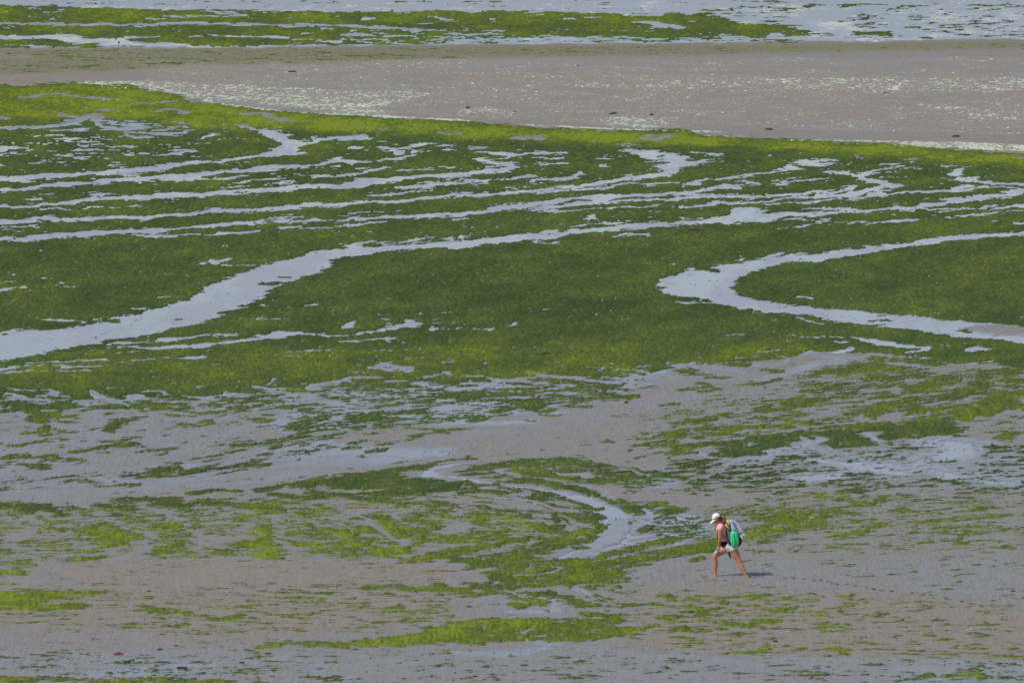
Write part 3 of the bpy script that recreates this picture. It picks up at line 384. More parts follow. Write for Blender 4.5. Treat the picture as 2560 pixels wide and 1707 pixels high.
comb([(1090,1240),(1300,1300),(1420,1325),(1450,1345)], [(900,1290),(1050,1340),(1200,1362),(1300,1372)], 95, 2.7, .45, .72, 12, .05, .16)
comb([(1500,1290),(1500,1335),(1440,1362),(1250,1395),(1050,1412)], [(1440,1310),(1430,1345),(1340,1366),(1150,1385),(980,1400)], 26, 4, .7, .66, 13, .06, .2)
comb([(1720,1285),(1900,1280),(2100,1262),(2400,1240)], [(1750,1385),(1950,1352),(2200,1318),(2600,1290)], 95, 3.2, .32, .62, 14, .02, .08)
comb([(1420,1420),(1560,1450),(1700,1490),(1860,1520)], [(1250,1490),(1450,1530),(1640,1560),(1800,1590)], 70, 3.4, .4, .78, 15, .03, .1)
comb([(600,1460),(850,1470),(1100,1480),(1200,1500)], [(500,1590),(700,1590),(900,1585),(1100,1570)], 60, 2.6, .25, .65, 17, .02, .06)
comb([(1880,1240),(2100,1200),(2300,1225),(2600,1215)], [(1900,1280),(2100,1262),(2400,1250),(2600,1260)], 60, 2.8, .2, .45, 18, .02, .06)
comb([(1700,1500),(2000,1480),(2300,1510),(2600,1540)], [(1650,1640),(1950,1640),(2250,1650),(2600,1660)], 90, 2.8, .2, .7, 20, .02, .05)
comb([(0,1650),(800,1645),(1700,1645),(2600,1665)], [(0,1700),(800,1702),(1700,1703),(2600,1705)], 90, 2.4, .1, .3, 21, .01, .03)
comb([(1150,1178),(1300,1165),(1500,1170),(1720,1195)], [(1180,1198),(1330,1195),(1480,1212),(1680,1222)], 26, 2.2, -.7, None, 41, .06, .16, .7)
for p, w_, s_ in [([(1300,1216,5),(1380,1228,9),(1440,1240,12),(1490,1258,15),(1530,1280,18),(1548,1300,14)],20,1),([(1548,1300,16),(1545,1325,20),(1520,1350,22),(1480,1378,18),(1440,1395,14)],20,.68),([(1160,1215,3),(1260,1228,5),(1350,1242,6),(1400,1252,3)],4,1),([(1250,1246),(1330,1256),(1400,1270)],3,.95),([(1440,1212),(1500,1228),(1540,1250)],3,.95),
                 ([(1560,1285,3),(1600,1300,7),(1650,1312,9),(1672,1322,9),(1650,1333,6),(1590,1342,4)],7,1),([(1500,1372),(1600,1354),(1680,1340)],3.5,1),([(1480,1402),(1560,1390),(1640,1374),(1720,1354)],5,1),([(1700,1290),(1745,1305),(1720,1318)],6,1),([(1690,1332),(1760,1340)],6,1),([(2000,1092),(2100,1130),(2240,1165),(2400,1190)],3,.9)]: water(p, w_, S=s_)
comb([(1330,1232),(1430,1246),(1500,1268)], [(1350,1245),(1440,1262),(1490,1285)], 8, 2., .4, .3, 31, .1, .3)
for pts in [[(1560,1262),(1640,1262),(1760,1290),(1780,1345),(1660,1345),(1600,1325)]]: poly(pts, 14, F=.12, S=.75, T=.35)
for p, w_ in [([(1560,1288),(1610,1302),(1660,1316)],5),([(1690,1292),(1740,1306)],6),([(1680,1335),(1750,1342)],6),([(1610,1272),(1640,1290)],5)]: water(p, w_, S=1)
poly([(-90,120),(300,122),(900,118),(860,150),(400,165),(-90,188)], 20, F=-.38)
for pts, S_ in [([(2180,1110),(2330,1098),(2480,1105),(2640,1150),(2640,1225),(2480,1215),(2300,1195),(2120,1180)],.64),([(640,1120),(800,1112),(1060,1125),(1120,1140),(900,1160),(700,1150)],.64),([(1040,960),(1240,955),(1300,1005),(1200,1040),(1000,1030)],.72),([(660,1050),(860,1030),(900,1060),(700,1080)],.7),
                ([(1840,1110),(2080,1095),(2120,1140),(1950,1175),(1800,1160)],.6),([(1440,1230),(1720,1290),(1740,1345),(1500,1380)],.66),([(1200,1500),(1420,1500),(1440,1560),(1250,1552)],.5),([(280,1650),(620,1650),(600,1700),(200,1700)],.52),([(1150,1620),(1500,1610),(1560,1640),(1200,1650)],.5),([(2250,1640),(2640,1660),(2640,1710),(2200,1700)],.55)]:
    sl = box(pts, 32); o = FLD['S'].copy(); poly(pts, 30, S=S_); FLD['S'] = np.maximum(o, FLD['S'])
# ------------------------------------------------------------------ noise
def vnoise(x, y, seed):
    rs = np.random.RandomState(seed); tb = rs.rand(256, 256).astype(np.float32)
    xi = np.floor(x); yi = np.floor(y); fx = x-xi; fy = y-yi
    xi = xi.astype(np.int32) & 255; yi = yi.astype(np.int32) & 255; x1 = (xi+1) & 255; y1 = (yi+1) & 255
    fx = fx*fx*(3-2*fx); fy = fy*fy*(3-2*fy)
    a = tb[yi, xi]; b = tb[yi, x1]; c = tb[y1, xi]; d = tb[y1, x1]
    return (a+(b-a)*fx)*(1-fy) + (c+(d-c)*fx)*fy
def fbm(x, y, seed, octv=4, gain=.6):
    s = 0; a = 1; n = 0
    for k in range(octv):
        s = s + a*(vnoise(x+17.3*k, y+9.7*k, seed+k)-.5); n += a*a; x = x*2.03; y = y*2.03; a *= gain
    return s/math.sqrt(n)*3.6           # about unit spread
def sample(k, u, v):
    x = np.clip((u-U0)/ST, 0, NU-1.001); y = np.clip((v-V0)/ST, 0, NV-1.001)
    xi = x.astype(np.int32); yi = y.astype(np.int32); fx = x-xi; fy = y-yi; f = FLD[k]
    return (f[yi, xi]*(1-fx)+f[yi, xi+1]*fx)*(1-fy) + (f[yi+1, xi]*(1-fx)+f[yi+1, xi+1]*fx)*fy
# ------------------------------------------------------------------ the grid of the flat
GU, GS = 2.1, 1.3
def grow(a, s, lim, k=1.35):
    r = []
    while abs(a) < abs(lim): a += s; s *= k; r.append(a)
    return r
us = np.concatenate([[-x for x in grow(1100, 12, 9000)][::-1], np.arange(-1100, -100, 6), np.arange(-100, 2661, GU), np.arange(2666, 3660, 6), [x for x in grow(3660, 12, 11500)]])
vs = np.concatenate([[-484, -470, -440, -390, -320, -250, -190, -150, -120, -95, -75, -60, -50, -43, -38], np.arange(-35, 1752, GS), [1755, 1762, 1775, 1800, 1850, 1950, 2200, 2800, 4000, 7000]])
UU, VV = np.meshgrid(us, vs); UU = UU.astype(np.float64); VV = VV.astype(np.float64)
WX, WY = at(UU, VV)
u = UU.astype(np.float32); v = VV.astype(np.float32)
# the ebb's flow lines: streaks of weed and water follow these curves
GX = [0, 400, 800, 1200, 1600, 2000, 2560]
GUIDE = [[-600]*7, [250]*7, [330]*7, [560, 545, 520, 497, 470, 440, 400], [770, 745, 715, 680, 655, 635, 600], [970, 978, 965, 955, 940, 905, 870], [1090, 1060, 1020, 1010, 985, 950, 900], [1190, 1150, 1092, 1062, 1030, 990, 930],
         [1250, 1210, 1165, 1130, 1090, 1050, 1000], [1272, 1243, 1203, 1155, 1135, 1100, 1065], [1296, 1272, 1236, 1205, 1212, 1180, 1145], [1330, 1316, 1285, 1270, 1285, 1250, 1220], [1400, 1398, 1392, 1378, 1352, 1320, 1290], [1480, 1480, 1480, 1478, 1445, 1420, 1400], [1600]*7, [1780]*7, [9000]*7]
gcol = np.array([np.interp(us, GX, g) for g in GUIDE]); gval = np.array([np.interp(1280, GX, g) for g in GUIDE])
vt = np.stack([np.interp(vs, gcol[:, i], gval) for i in range(len(us))], 1).astype(np.float32)
wu = u + 9*fbm(u/70, vt/14, 11, 3); wv = v + 2.2*fbm(u/60, vt/12, 21, 4) + .8*fbm(u/14, vt/4, 31, 2)
F = sample('F', wu, wv); T = sample('T', wu, wv); O = sample('O', u, v)
S = sample('S', u+6*fbm(u/50, vt/9, 41, 2), v+1.5*fbm(u/45, vt/9, 51, 3))
B = sample('B', u, v)
nA = fbm(u/56, vt/4.6, 61, 4, .66)         # streaks
nB = fbm(u/110, vt/24, 71, 3, .6)          # patches
nC = fbm(u/11, vt/2.3, 81, 2, .7)          # crumbs
nD = fbm(u/40, vt/2.1, 161, 3, .72)
C = F + .24*nA + .12*nB + .15*nC + .38*nD
C = np.where(F > .95, np.maximum(C, F-.85+.1*nC), C)
grain = fbm(u/4.2, vt/2.3, 141, 2, .8); grain2 = fbm(u/13, vt/4.5, 151, 2, .7)
wn = fbm(u/60, vt/8, 91, 3)
Sn = S + (.05*wn+.05*nC)*(S > .35)
# sand: almost flat, dips under the water film in the channels
zs = .020 + .004*fbm(u/120, v/20, 95, 3) - .05*sstep(Sn, .80, .97)
tuft = fbm(WX.astype(np.float32)*7, WY.astype(np.float32)*1.3, 101, 3, .7)
tuft2 = fbm(u/5.5, vt/2.6, 111, 2, .8)
base = np.maximum(zs, .001)
za = np.where(C > 0, base + .003 + np.clip(C, 0, .5)*.030 + np.clip(C*3, 0, 1)*(.008*tuft+.007*tuft2).clip(-.02, .03), base + C*.25)
za = np.maximum(za, base-.12)
nP = fbm(u/9, v/1.7, 121, 2, .8); nQ = fbm(u/70, v/8, 131, 3)
CB = B + .36*nP + .12*nQ - .22
zb = np.where(CB > 0, base+.006+np.clip(CB, 0, .3)*.05, base+CB*.2)
# footprints trail, pressed into the sand
FEET = [(1965,1447),(1985,1446),(2012,1449),(2036,1453),(2054,1452),(2072,1456),(2084,1461),(2094,1463),(2120,1462),(2140,1466),(2170,1472),(2186,1474),(2205,1477),(2230,1479),(2280,1483),(2310,1487),(2330,1490),(2362,1495),(2368,1499),(2405,1504),(2428,1510),(2455,1516)]
dent = np.zeros_like(u); 
for i, (fu, fv) in enumerate(FEET):
    j0, j1 = np.searchsorted(vs, (fv-8, fv+8)); i0, i1 = np.searchsorted(us, (fu-16, fu+16)); sl = (slice(j0, j1), slice(i0, i1))
    d = np.hypot((u[sl]-fu)/7, (v[sl]-fv-.0)/(1.9+.4*(i % 2))); dent[sl] = np.maximum(dent[sl], 1-sstep(d, .4, 1.1)); zs[sl] += .012*np.exp(-(d-1.3)**2*6)
zs -= .05*dent; zs = np.where(dent > .1, np.maximum(zs, .003), zs)
film = np.clip(O + .62*sstep(C, -.55, .0)*(Sn < .84)*(v > 118), 0, 1)
pale = np.clip(1.1*(B+.62+.12*nQ), 0, .9)*(B > -.95)
thin = 1-sstep(C, .0, .38)
T = T - thin*(.30*sstep(S, .36, .6) + .14*(wn > 0))  # thin margins toned down: dark wet weed, with shadow beneath patches painted in
nr, nc = UU.shape
def sheet(name, Z, mask, attrs, mat):
    idx = np.arange(nr*nc).reshape(nr, nc)
    q = np.stack([idx[1:, :-1], idx[1:, 1:], idx[:-1, 1:], idx[:-1, :-1]], -1)
    if mask is not None: q = q[mask]
    q = q.reshape(-1, 4)
    used, inv = np.unique(q, return_inverse=True); q = inv.reshape(-1, 4)
    me = bpy.data.meshes.new(name)
    n = len(used); P = np.stack([WX.ravel()[used], WY.ravel()[used], Z.ravel()[used]], -1).astype(np.float32)
    me.vertices.add(n); me.vertices.foreach_set('co', P.ravel())
    me.loops.add(q.size); me.loops.foreach_set('vertex_index', q.ravel().astype(np.int32))
    me.polygons.add(len(q)); me.polygons.foreach_set('loop_start', np.arange(0, q.size, 4, dtype=np.int32))
    try: me.polygons.foreach_set('loop_total', np.full(len(q), 4, np.int32))
    except Exception: pass
    me.update(calc_edges=True)
    me.polygons.foreach_set('use_smooth', np.ones(len(q), bool))
    for k, a in attrs.items():
        at_ = me.attributes.new(k, 'FLOAT', 'POINT'); at_.data.foreach_set('value', a.ravel()[used].astype(np.float32))
    return link(name, me, mat)
def anyq(c): return (c[1:, :-1] | c[1:, 1:] | c[:-1, 1:] | c[:-1, :-1])
# ------------------------------------------------------------------ materials of the flat
def sand_mat():
    m = NT('sand'); wet = m.attr('wet'); film = m.attr('film'); dent_ = m.attr('dent')
    n1 = m.noise((1, .22, 1), 2.2, 5, .65); n2 = m.noise((1, .15, 1), 14, 3, .7); n3 = m.noise((.1, .03, 1), 1.3, 4, .6, off=(7, 3, 0))
    w2 = m.math('ADD', wet, m.math('MULTIPLY', m.math('SUBTRACT', n3, .5), .25))
    dry = m.mix(n1, (.238, .206, .172), (.288, .250, .210)); damp = m.mix(n1, (.222, .206, .180), (.264, .248, .220)); soak = m.mix(n1, (.205, .196, .182), (.242, .234, .222))
    c = m.mix(m.step(w2, -.1, .35), dry, damp); c = m.mix(m.step(w2, .4, .85), c, soak)
    c = m.mix(m.math('MULTIPLY', m.step(n2, .54, .72), .45), c, (.12, .105, .09))
    fn = m.noise((1, .16, 1), 5, 4, .75, off=(3, 1, 0))
    dk = m.noise((1, .1, 1), 11, 4, .8, off=(21, 5, 0)); c = m.mix(m.math('MULTIPLY', m.math('MULTIPLY', m.step(dk, .62, .70), m.math('SUBTRACT', 1, m.attr('pale'))), .7), c, (.075, .075, .04))
    c = m.mix(m.math('MULTIPLY', film, m.step(fn, .35, .62)), c, (.135, .155, .04))
    pn = m.noise((1, .09, 1), 9, 3, .75, off=(13, 2, 0)); c = m.mix(m.math('MULTIPLY', m.attr('pale'), m.step(pn, .45, .68)), c, (.50, .52, .38))
    pk = m.noise((1, .2, 1), .9, 3, .6, off=(31, 9, 0)); c = m.mix(m.math('MULTIPLY', m.step(pk, .55, .75), .25), c, (.30, .215, .185))
    c = m.mix(m.math('MULTIPLY', dent_, 1.), c, (.02, .017, .015))
    rough = m.math('SUBTRACT', .72, m.math('MULTIPLY', m.step(w2, .1, .8), .50))
    # ripple marks, crests running away from the viewer
    wv_ = m.noise((1, .11, 1), 9, 2, .5, off=(1, 6, 0), dist=.3)
    rm = m.step(m.noise((.05, .02, 1), 1.5, 2, .5, off=(11, 5, 0)), .35, .6)
    b = m.bump(m.math('MULTIPLY', wv_, m.math('MULTIPLY', rm, m.step(wet, .2, .4))), .8, .04)
    b = m.bump(n2, .7, .02, b); b = m.bump(m.noise((1, .2, 1), 3.5, 4, .7, off=(8, 8, 0)), .6, .05, b)
    m.set(Base_Color=c, Roughness=rough, Normal=b, IOR=1.33); m.put(m.b.inputs['Specular IOR Level'], m.math('MULTIPLY', m.step(w2, .1, .75), .75))
    return m.m
def water_mat():
    m = NT('shallow_water'); n = m.noise((1, .25, 1), 9, 3, .6); n1 = m.step(m.noise((.25, .04, 1), 1.6, 6, .75), .38, .62)
    m.set(Base_Color=m.mix(n1, (.19, .17, .165), (.32, .30, .30)), Roughness=m.math('ADD', .08, m.math('MULTIPLY', n1, .2)), Normal=m.bump(n, .35, .01), IOR=1.36)
    return m.m
def weed_mat():
    m = NT('green_algae'); t = m.attr('tone')
    g = m.attr('grain'); a = m.noise((1, .15, 1), 2.2, 5, .72); b = m.noise((1, .12, 1), 14, 4, .75, off=(5, 2, 0)); c3 = m.noise((1, .2, 1), .4, 4, .6, off=(2, 8, 0))
    f = m.math('ADD', t, m.math('MULTIPLY', m.math('SUBTRACT', a, .5), .38)); f = m.math('ADD', f, m.math('MULTIPLY', m.math('SUBTRACT', b, .5), .8)); f = m.math('ADD', f, m.math('MULTIPLY', m.math('SUBTRACT', c3, .5), .5))
    f = m.math('ADD', f, m.math('MULTIPLY', g, .11))
    col = m.ramp(f, [(0, (.044, .070, .025)), (.28, (.059, .089, .029)), (.55, (.085, .115, .033)), (.85, (.130, .175, .022)), (1, (.19, .235, .028))])
    gl = m.math('ADD', g, m.math('MULTIPLY', t, .9)); col = m.mix(m.step(gl, 2.6, 3.3), col, (.40, .43, .14))
    col = m.mix(m.math('MULTIPLY', m.attr('thin'), m.step(m.noise((1, .14, 1), 8, 3, .75, off=(6, 6, 0)), .4, .6)), col, (.15, .15, .09))
    rb = m.noise((1, .3, 1), 1.1, 3, .7, off=(4, 4, 0)); col = m.mix(m.math('MULTIPLY', m.step(rb, .66, .76), .35), col, (.17, .11, .03))
    m.set(Base_Color=col, Roughness=.65, Normal=m.bump(b, .8, .02)); m.b.inputs['Specular IOR Level'].default_value = .0
    return m.m
def pale_mat():
    m = NT('bleached_algae'); a = m.noise((1, .3, 1), 6, 3, .7); b = m.noise((.2, .1, 1), 1, 3, .6)
    m.set(Base_Color=m.mix(m.step(b, .4, .65), m.mix(a, (.36, .44, .26), (.52, .58, .42)), m.mix(a, (.5, .48, .32), (.7, .68, .52))), Roughness=.7)
    return m.m
wetv = S + .05*wn
tag(sheet('tidal_flat', zs, None, dict(wet=wetv, film=film, dent=dent, pale=pale), sand_mat()), kind='structure')
cc = C > 0
inner = np.zeros_like(cc); inner[(v > -36) & (v < 1753) & (u > -3000) & (u < 5500)] = True
tag(sheet('green_seaweed', za, anyq(cc & inner), dict(tone=T+.10*nB, grain=grain+.6*grain2, thin=thin*(Sn < .84)*.75), weed_mat()), 'thin mats of bright green seaweed spread over the wet sand', 'seaweed', kind='stuff')
cb = (CB > 0) & inner & (B > -.95)
tag(sheet('bleached_seaweed', zb, anyq(cb), {}, pale_mat()), 'pale bleached seaweed scraps strewn on the dry sand bar', 'dried seaweed', kind='stuff')
me = bpy.data.meshes.new('water')
xa, ya = at(np.array([-3000., 5500, 5500, -3000]), np.array([1753., 1753, -40, -40]))
me.from_pydata([(xa[i], ya[i], 0) for i in range(4)], [], [(0, 1, 2, 3)])
tag(link('water', me, water_mat()), kind='structure')
# ------------------------------------------------------------------ the walker (sizes read off at 740 crop units per metre)
def simple(name, col, rough=.6, var=.0, scale=30, bump=0., spec=.3, col2=None):
    m = NT(name); n = m.noise((1, 1, 1), scale, 3, .6)
    c = m.mix(n, tuple(x*(1-var) for x in col), tuple(min(1, x*(1+var)) for x in (col2 or col)))
    m.set(Base_Color=c, Roughness=rough); m.b.inputs['Specular IOR Level'].default_value = spec
    if bump: m.set(Normal=m.bump(m.noise((1, 1, 1), scale*.6, 3, .6, off=(3, 3, 3)), bump, .02))
    return m.m
WU, WV_ = 1720+690/6.533, 1240+1325/6.533
ox, oy = at(WU, WV_)
TAN = math.tan(R(7.78)); SCL = 740.*126.9/oy
ZG = .014
def P(cx, cy, y=0.): return Vector(((cx-690)/SCL, y, (1325-cy)/SCL + ZG - TAN*y))
def loft(bm, path, radii, side=(0, 1, 0), n=14, caps=True):
    path = [Vector(p) for p in path]; side = Vector(side); rings = []
    for i, p in enumerate(path):
        a = path[max(0, i-1)]; b = path[min(len(path)-1, i+1)]; t = (b-a).normalized()
        s = (side - t*side.dot(t)); s = s.normalized() if s.length > .05 else t.orthogonal().normalized()
        f = t.cross(s); r = radii[i]; r = (r, r) if isinstance(r, (int, float)) else r
        rings.append([bm.verts.new(p + s*r[0]*math.cos(2*math.pi*k/n) + f*r[1]*math.sin(2*math.pi*k/n)) for k in range(n)])
    for A, B_ in zip(rings[:-1], rings[1:]):
        for k in range(n): bm.faces.new((A[k], A[(k+1) % n], B_[(k+1) % n], B_[k]))
    if caps:
        for ring, p, q, rr, flip in ((rings[0], path[0], path[1], radii[0], 1), (rings[-1], path[-1], path[-2], radii[-1], 0)):
            rr = rr if isinstance(rr, (int, float)) else min(rr); c = bm.verts.new(p+(p-q).normalized()*rr*.7)
            for k in range(n):
                f = (ring[k], ring[(k+1) % n], c); bm.faces.new(f[::-1] if flip else f)
def smooth_path(pts, rad, k=4):          # Catmull-Rom through joints and radii
    rad = [(r, r) if isinstance(r, (int, float)) else r for r in rad]; Q, W = [], []
    n = len(pts)
    for i in range(n-1):
        p = [pts[max(0, i-1)], pts[i], pts[i+1], pts[min(n-1, i+2)]]; r = [rad[max(0, i-1)], rad[i], rad[i+1], rad[min(n-1, i+2)]]
        for j in range(k):
            t = j/k; c = (-.5*t+t*t-.5*t**3, 1-2.5*t*t+1.5*t**3, .5*t+2*t*t-1.5*t**3, -.5*t*t+.5*t**3)
            Q.append(sum((p[m]*c[m] for m in range(4)), Vector())); W.append(tuple(sum(r[m][h]*c[m] for m in range(4)) for h in (0, 1)))
    return Q+[pts[-1]], W+[rad[-1]]
def limb(bm, pts, rad, **kw): a, b = smooth_path(pts, rad); loft(bm, a, b, **kw)
def ball(bm, c, r, rot=None, seg=20):
    M = Matrix.Translation(Vector(c)) @ (rot.to_matrix().to_4x4() if rot else Matrix()) @ Matrix.Diagonal((*r, 1))
    return bmesh.ops.create_uvsphere(bm, u_segments=seg, v_segments=seg//2+2, radius=1, matrix=M)['verts']
def fuse(name, bm, mat, parent, voxel=.006, smooth=6, disp=None):   # one continuous skin from the lofted pieces
    me = bpy.data.meshes.new(name); bmesh.ops.recalc_face_normals(bm, faces=bm.faces); bm.to_mesh(me); bm.free()
    o = bpy.data.objects.new(name, me); COL.objects.link(o)
    r = o.modifiers.new('r', 'REMESH'); r.mode = 'VOXEL'; r.voxel_size = voxel; r.use_smooth_shade = True
    s = o.modifiers.new('s', 'SMOOTH'); s.iterations = smooth; s.factor = .5
    if disp:
        tx = bpy.data.textures.new(name, 'CLOUDS'); tx.noise_scale = disp[1]
        d = o.modifiers.new('d', 'DISPLACE'); d.texture = tx; d.strength = disp[0]; d.mid_level = .5; d.texture_coords = 'LOCAL'
    dg = bpy.context.evaluated_depsgraph_get(); dg.update(); nm = bpy.data.meshes.new_from_object(o.evaluated_get(dg))
    bpy.data.objects.remove(o); nm.name = name; nm.materials.clear(); nm.polygons.foreach_set('use_smooth', [True]*len(nm.polygons))
    return link(name, nm, mat, parent)
def raw(name, bm, mat, parent, smooth=True):
    me = bpy.data.meshes.new(name); bmesh.ops.recalc_face_normals(bm, faces=bm.faces); bm.to_mesh(me); bm.free()
    if smooth: me.polygons.foreach_set('use_smooth', [True]*len(me.polygons))
    return link(name, me, mat, parent)
def surf(name, rows, mat, parent, thick=.006):     # a cloth panel with real thickness from rows of points
    bm = bmesh.new(); V = [[bm.verts.new(p) for p in r] for r in rows]; fs = []
    for A, B_ in zip(V[:-1], V[1:]):
        for k in range(len(A)-1): fs.append(bm.faces.new((A[k], A[k+1], B_[k+1], B_[k])))
    bmesh.ops.recalc_face_normals(bm, faces=bm.faces); bmesh.ops.solidify(bm, geom=bm.faces[:], thickness=thick)
    return raw(name, bm, mat, parent)

who = tag(empty('person', (ox, oy, 0)), 'woman in white cap, coral t-shirt and pale shorts striding barefoot, hunched under a backpack', 'person')
SKIN = simple('tanned_skin', (.48, .21, .11), .5, .12, 25, .1, .35)
bm = bmesh.new()
# torso, neck, head
limb(bm, [P(672, 850), P(640, 800), P(590, 720), P(556, 620), P(548, 530), P(540, 470), P(520, 425)], [(.155, .115), (.150, .105), (.115, .085), (.118, .088), (.145, .095), (.150, .075), (.06, .055)])
limb(bm, [P(540, 450), P(512, 412), P(485, 375)], [.052, .047, .05])
HC = P(462, 352); FW = Vector((-.80, 0, -.60)); UPV = Vector((-.60, 0, .80))     # where the face looks, where the crown points
ball(bm, HC - FW*.012 + UPV*.018, (.094, .074, .098), Vector((0, 0, 1)).rotation_difference(UPV))
def H(f, s, up): return HC + FW*f + Vector((0, s, 0)) + UPV*up
limb(bm, [H(.035, 0, .03), H(.045, 0, -.03), H(.05, 0, -.085)], [(.066, .048), (.056, .042), (.028, .028)])
limb(bm, [H(.088, 0, .012), H(.103, 0, -.012), H(.112, 0, -.030)], [.009, .011, .013], n=10)          # nose
ball(bm, H(.088, 0, -.055), (.012, .022, .012)); ball(bm, H(.078, 0, -.088), (.018, .022, .018))       # lips, chin
for s in (-1, 1): limb(bm, [H(.0, s*.075, .02), H(-.008, s*.082, .0), H(.002, s*.076, -.028)], [(.006, .014), (.008, .018), (.006, .010)], n=10)
# near (left) arm reaching down to the front knee, far arm hidden behind her
def hand(bm, wr, d, palm_n, curl, s=1.):
    d = d.normalized(); pn = palm_n.normalized(); sd = d.cross(pn).normalized()
    limb(bm, [wr, wr+d*.04*s, wr+d*.078*s], [(.024, .016), (.036, .015), (.038, .012)], side=sd)
    for i, (o, L) in enumerate(((-.029, .068), (-.010, .076), (.010, .072), (.028, .056))):
        b = wr+d*.074*s+sd*o; e = d; pts = [b-d*.012]; p = b
        for q in range(3):
            e = (e + pn*curl[q]*(1+.15*i)).normalized(); p = p+e*L*(.45, .32, .23)[q]; pts.append(p.copy())
        limb(bm, pts, [.0092, .0088, .008, .0068], n=8)
    t0 = wr+d*.022-sd*.024; limb(bm, [t0, t0-sd*.028+d*.022+pn*.006, t0-sd*.034+d*.052+pn*.014], [.012, .0105, .008], n=8)
limb(bm, [P(527, 475, -.135), P(512, 530, -.172), P(512, 600, -.19), P(512, 662, -.195), P(505, 740, -.165), P(500, 800, -.135), P(496, 842, -.115)], [.05, .047, .043, .038, .037, .029, .024])
hand(bm, P(494, 850, -.11), P(470, 930, -.055)-P(494, 850, -.11), Vector((.25, .85, -.3)), (.25, .5, .5))
limb(bm, [P(535, 475, .135), P(530, 540, .175), P(528, 640, .20), P(515, 730, .17), P(500, 810, .14)], [.05, .045, .038, .034, .024])
hand(bm, P(498, 818, .135), P(480, 900, .12)-P(498, 818, .135), Vector((.2, -.8, -.3)), (.2, .4, .4))
# front leg (right, far) bent, rear leg (left, near) stretched
limb(bm, [P(655, 835, .07), P(590, 868, .065), P(520, 905, .055), P(460, 945, .045), P(434, 985, .04), P(430, 1030, .045), P(441, 1090, .05), P(440, 1160, .045), P(438, 1230, .035), P(440, 1290, .03), P(440, 1318, .03)],
     [.096, .093, .083, .070, .062, .057, .062, .053, .038, .034, .036])
limb(bm, [P(452, 1312, .03), P(425, 1322, .02), P(395, 1329, .01), P(372, 1333, .0)], [(.030, .026), (.038, .024), (.042, .016), (.036, .010)])
limb(bm, [P(735, 835, -.075), P(752, 890, -.08), P(775, 950, -.09), P(812, 1020, -.10), P(836, 1070, -.11), P(858, 1120, -.12), P(884, 1175, -.135), P(910, 1225, -.15), P(932, 1275, -.165), P(945, 1305, -.17)],
     [.102, .098, .086, .071, .062, .060, .059, .049, .036, .036])
limb(bm, [P(938, 1290, -.165), P(950, 1322, -.18), P(968, 1342, -.20), P(985, 1352, -.215)], [(.034, .032), (.040, .026), (.042, .018), (.036, .012)], side=(.8, -.6, 0))
for fx, fy, fz in ((371, 1334, -.03), (368, 1334, -.012), (367, 1334, .005), (369, 1334, .02), (373, 1334, .033)):
    limb(bm, [P(fx+12, 1332, fz), P(fx-4, 1335, fz)], [.009, .008], n=8)
for i in range(5): limb(bm, [P(978+3*i, 1348, -.20-.004*i), P(986+3.5*i, 1356-1.5*i, -.222+.012*i)], [.009, .008], n=8)
fuse('body', bm, SKIN, who, .0055, 5)
bm = bmesh.new()
EYE = simple('eye', (.03, .02, .015), .2)
for s in (-1, 1): bm = bmesh.new(); ball(bm, H(.083, s*.030, .012), (.009, .012, .008), None, 10); raw('eye', bm, EYE, who)
# t-shirt
bm = bmesh.new()
limb(bm, [P(590, 715), P(560, 640), P(543, 545), P(530, 478), P(520, 440)], [(.132, .092), (.134, .100), (.160, .112), (.162, .098), (.085, .068)])
for s in (-1, 1): limb(bm, [P(535, 470, s*.11), P(520, 500, s*.152), P(508, 542, s*.178)], [.068, .067, .062])
fuse('t_shirt', bm, simple('coral_jersey', (1.0, .40, .35), .8, .08, 12, .3, .1), who, .007, 3, (.024, .07))
# shorts with a crumpled pale print
m = NT('pale_print_cotton'); n = m.noise((1, 1, 1), 22, 4, .7, dist=1.5); k = m.noise((1, 1, 1), 8, 3, .6, off=(4, 1, 2))
m.set(Base_Color=m.mix(m.math('MULTIPLY', m.step(n, .52, .60), .6), (.60, .57, .50), (.20, .20, .18)), Roughness=.85, Normal=m.bump(k, .6, .03))
bm = bmesh.new()
limb(bm, [P(628, 775), P(655, 815), P(690, 850)], [(.146, .108), (.168, .122), (.170, .122)])
limb(bm, [P(660, 825, .075), P(620, 852, .07), P(578, 876, .066)], [.116, .112, .106]); limb(bm, [P(725, 820, -.078), P(738, 850, -.08), P(750, 876, -.085)], [.114, .118, .116])
fuse('shorts', bm, m.m, who, .007, 4, (.014, .05))
# white cap with its brim
CAPM = simple('white_cap_cotton', (.80, .79, .76), .8, .03, 20, .15, .1)
bm = bmesh.new(); q = Vector((0, 0, 1)).rotation_difference(UPV)
vv = ball(bm, H(-.012, 0, .036), (.100, .082, .092), q, 28)
bmesh.ops.delete(bm, geom=[x for x in vv if (x.co-HC).dot(UPV) < .022-.12*((x.co-HC).dot(FW)+.0)*.15 - .03*((x.co-HC).dot(FW) < -.05)], context='VERTS')
bmesh.ops.solidify(bm, geom=bm.faces[:], thickness=.004)
cp = raw('cap', bm, CAPM, who)
rows = []
for i in range(8):
    t = i/7; f = .070+.118*t; hw = .084*math.sqrt(max(.02, 1-(t*.93)**2)); rows.append([H(f-.045*(abs(s)/1.)**2*(1-t)*1., s*hw, .034-.018*t-.022*s*s) for s in np.linspace(-1, 1, 9)])
surf('brim', rows, CAPM, cp, .005)
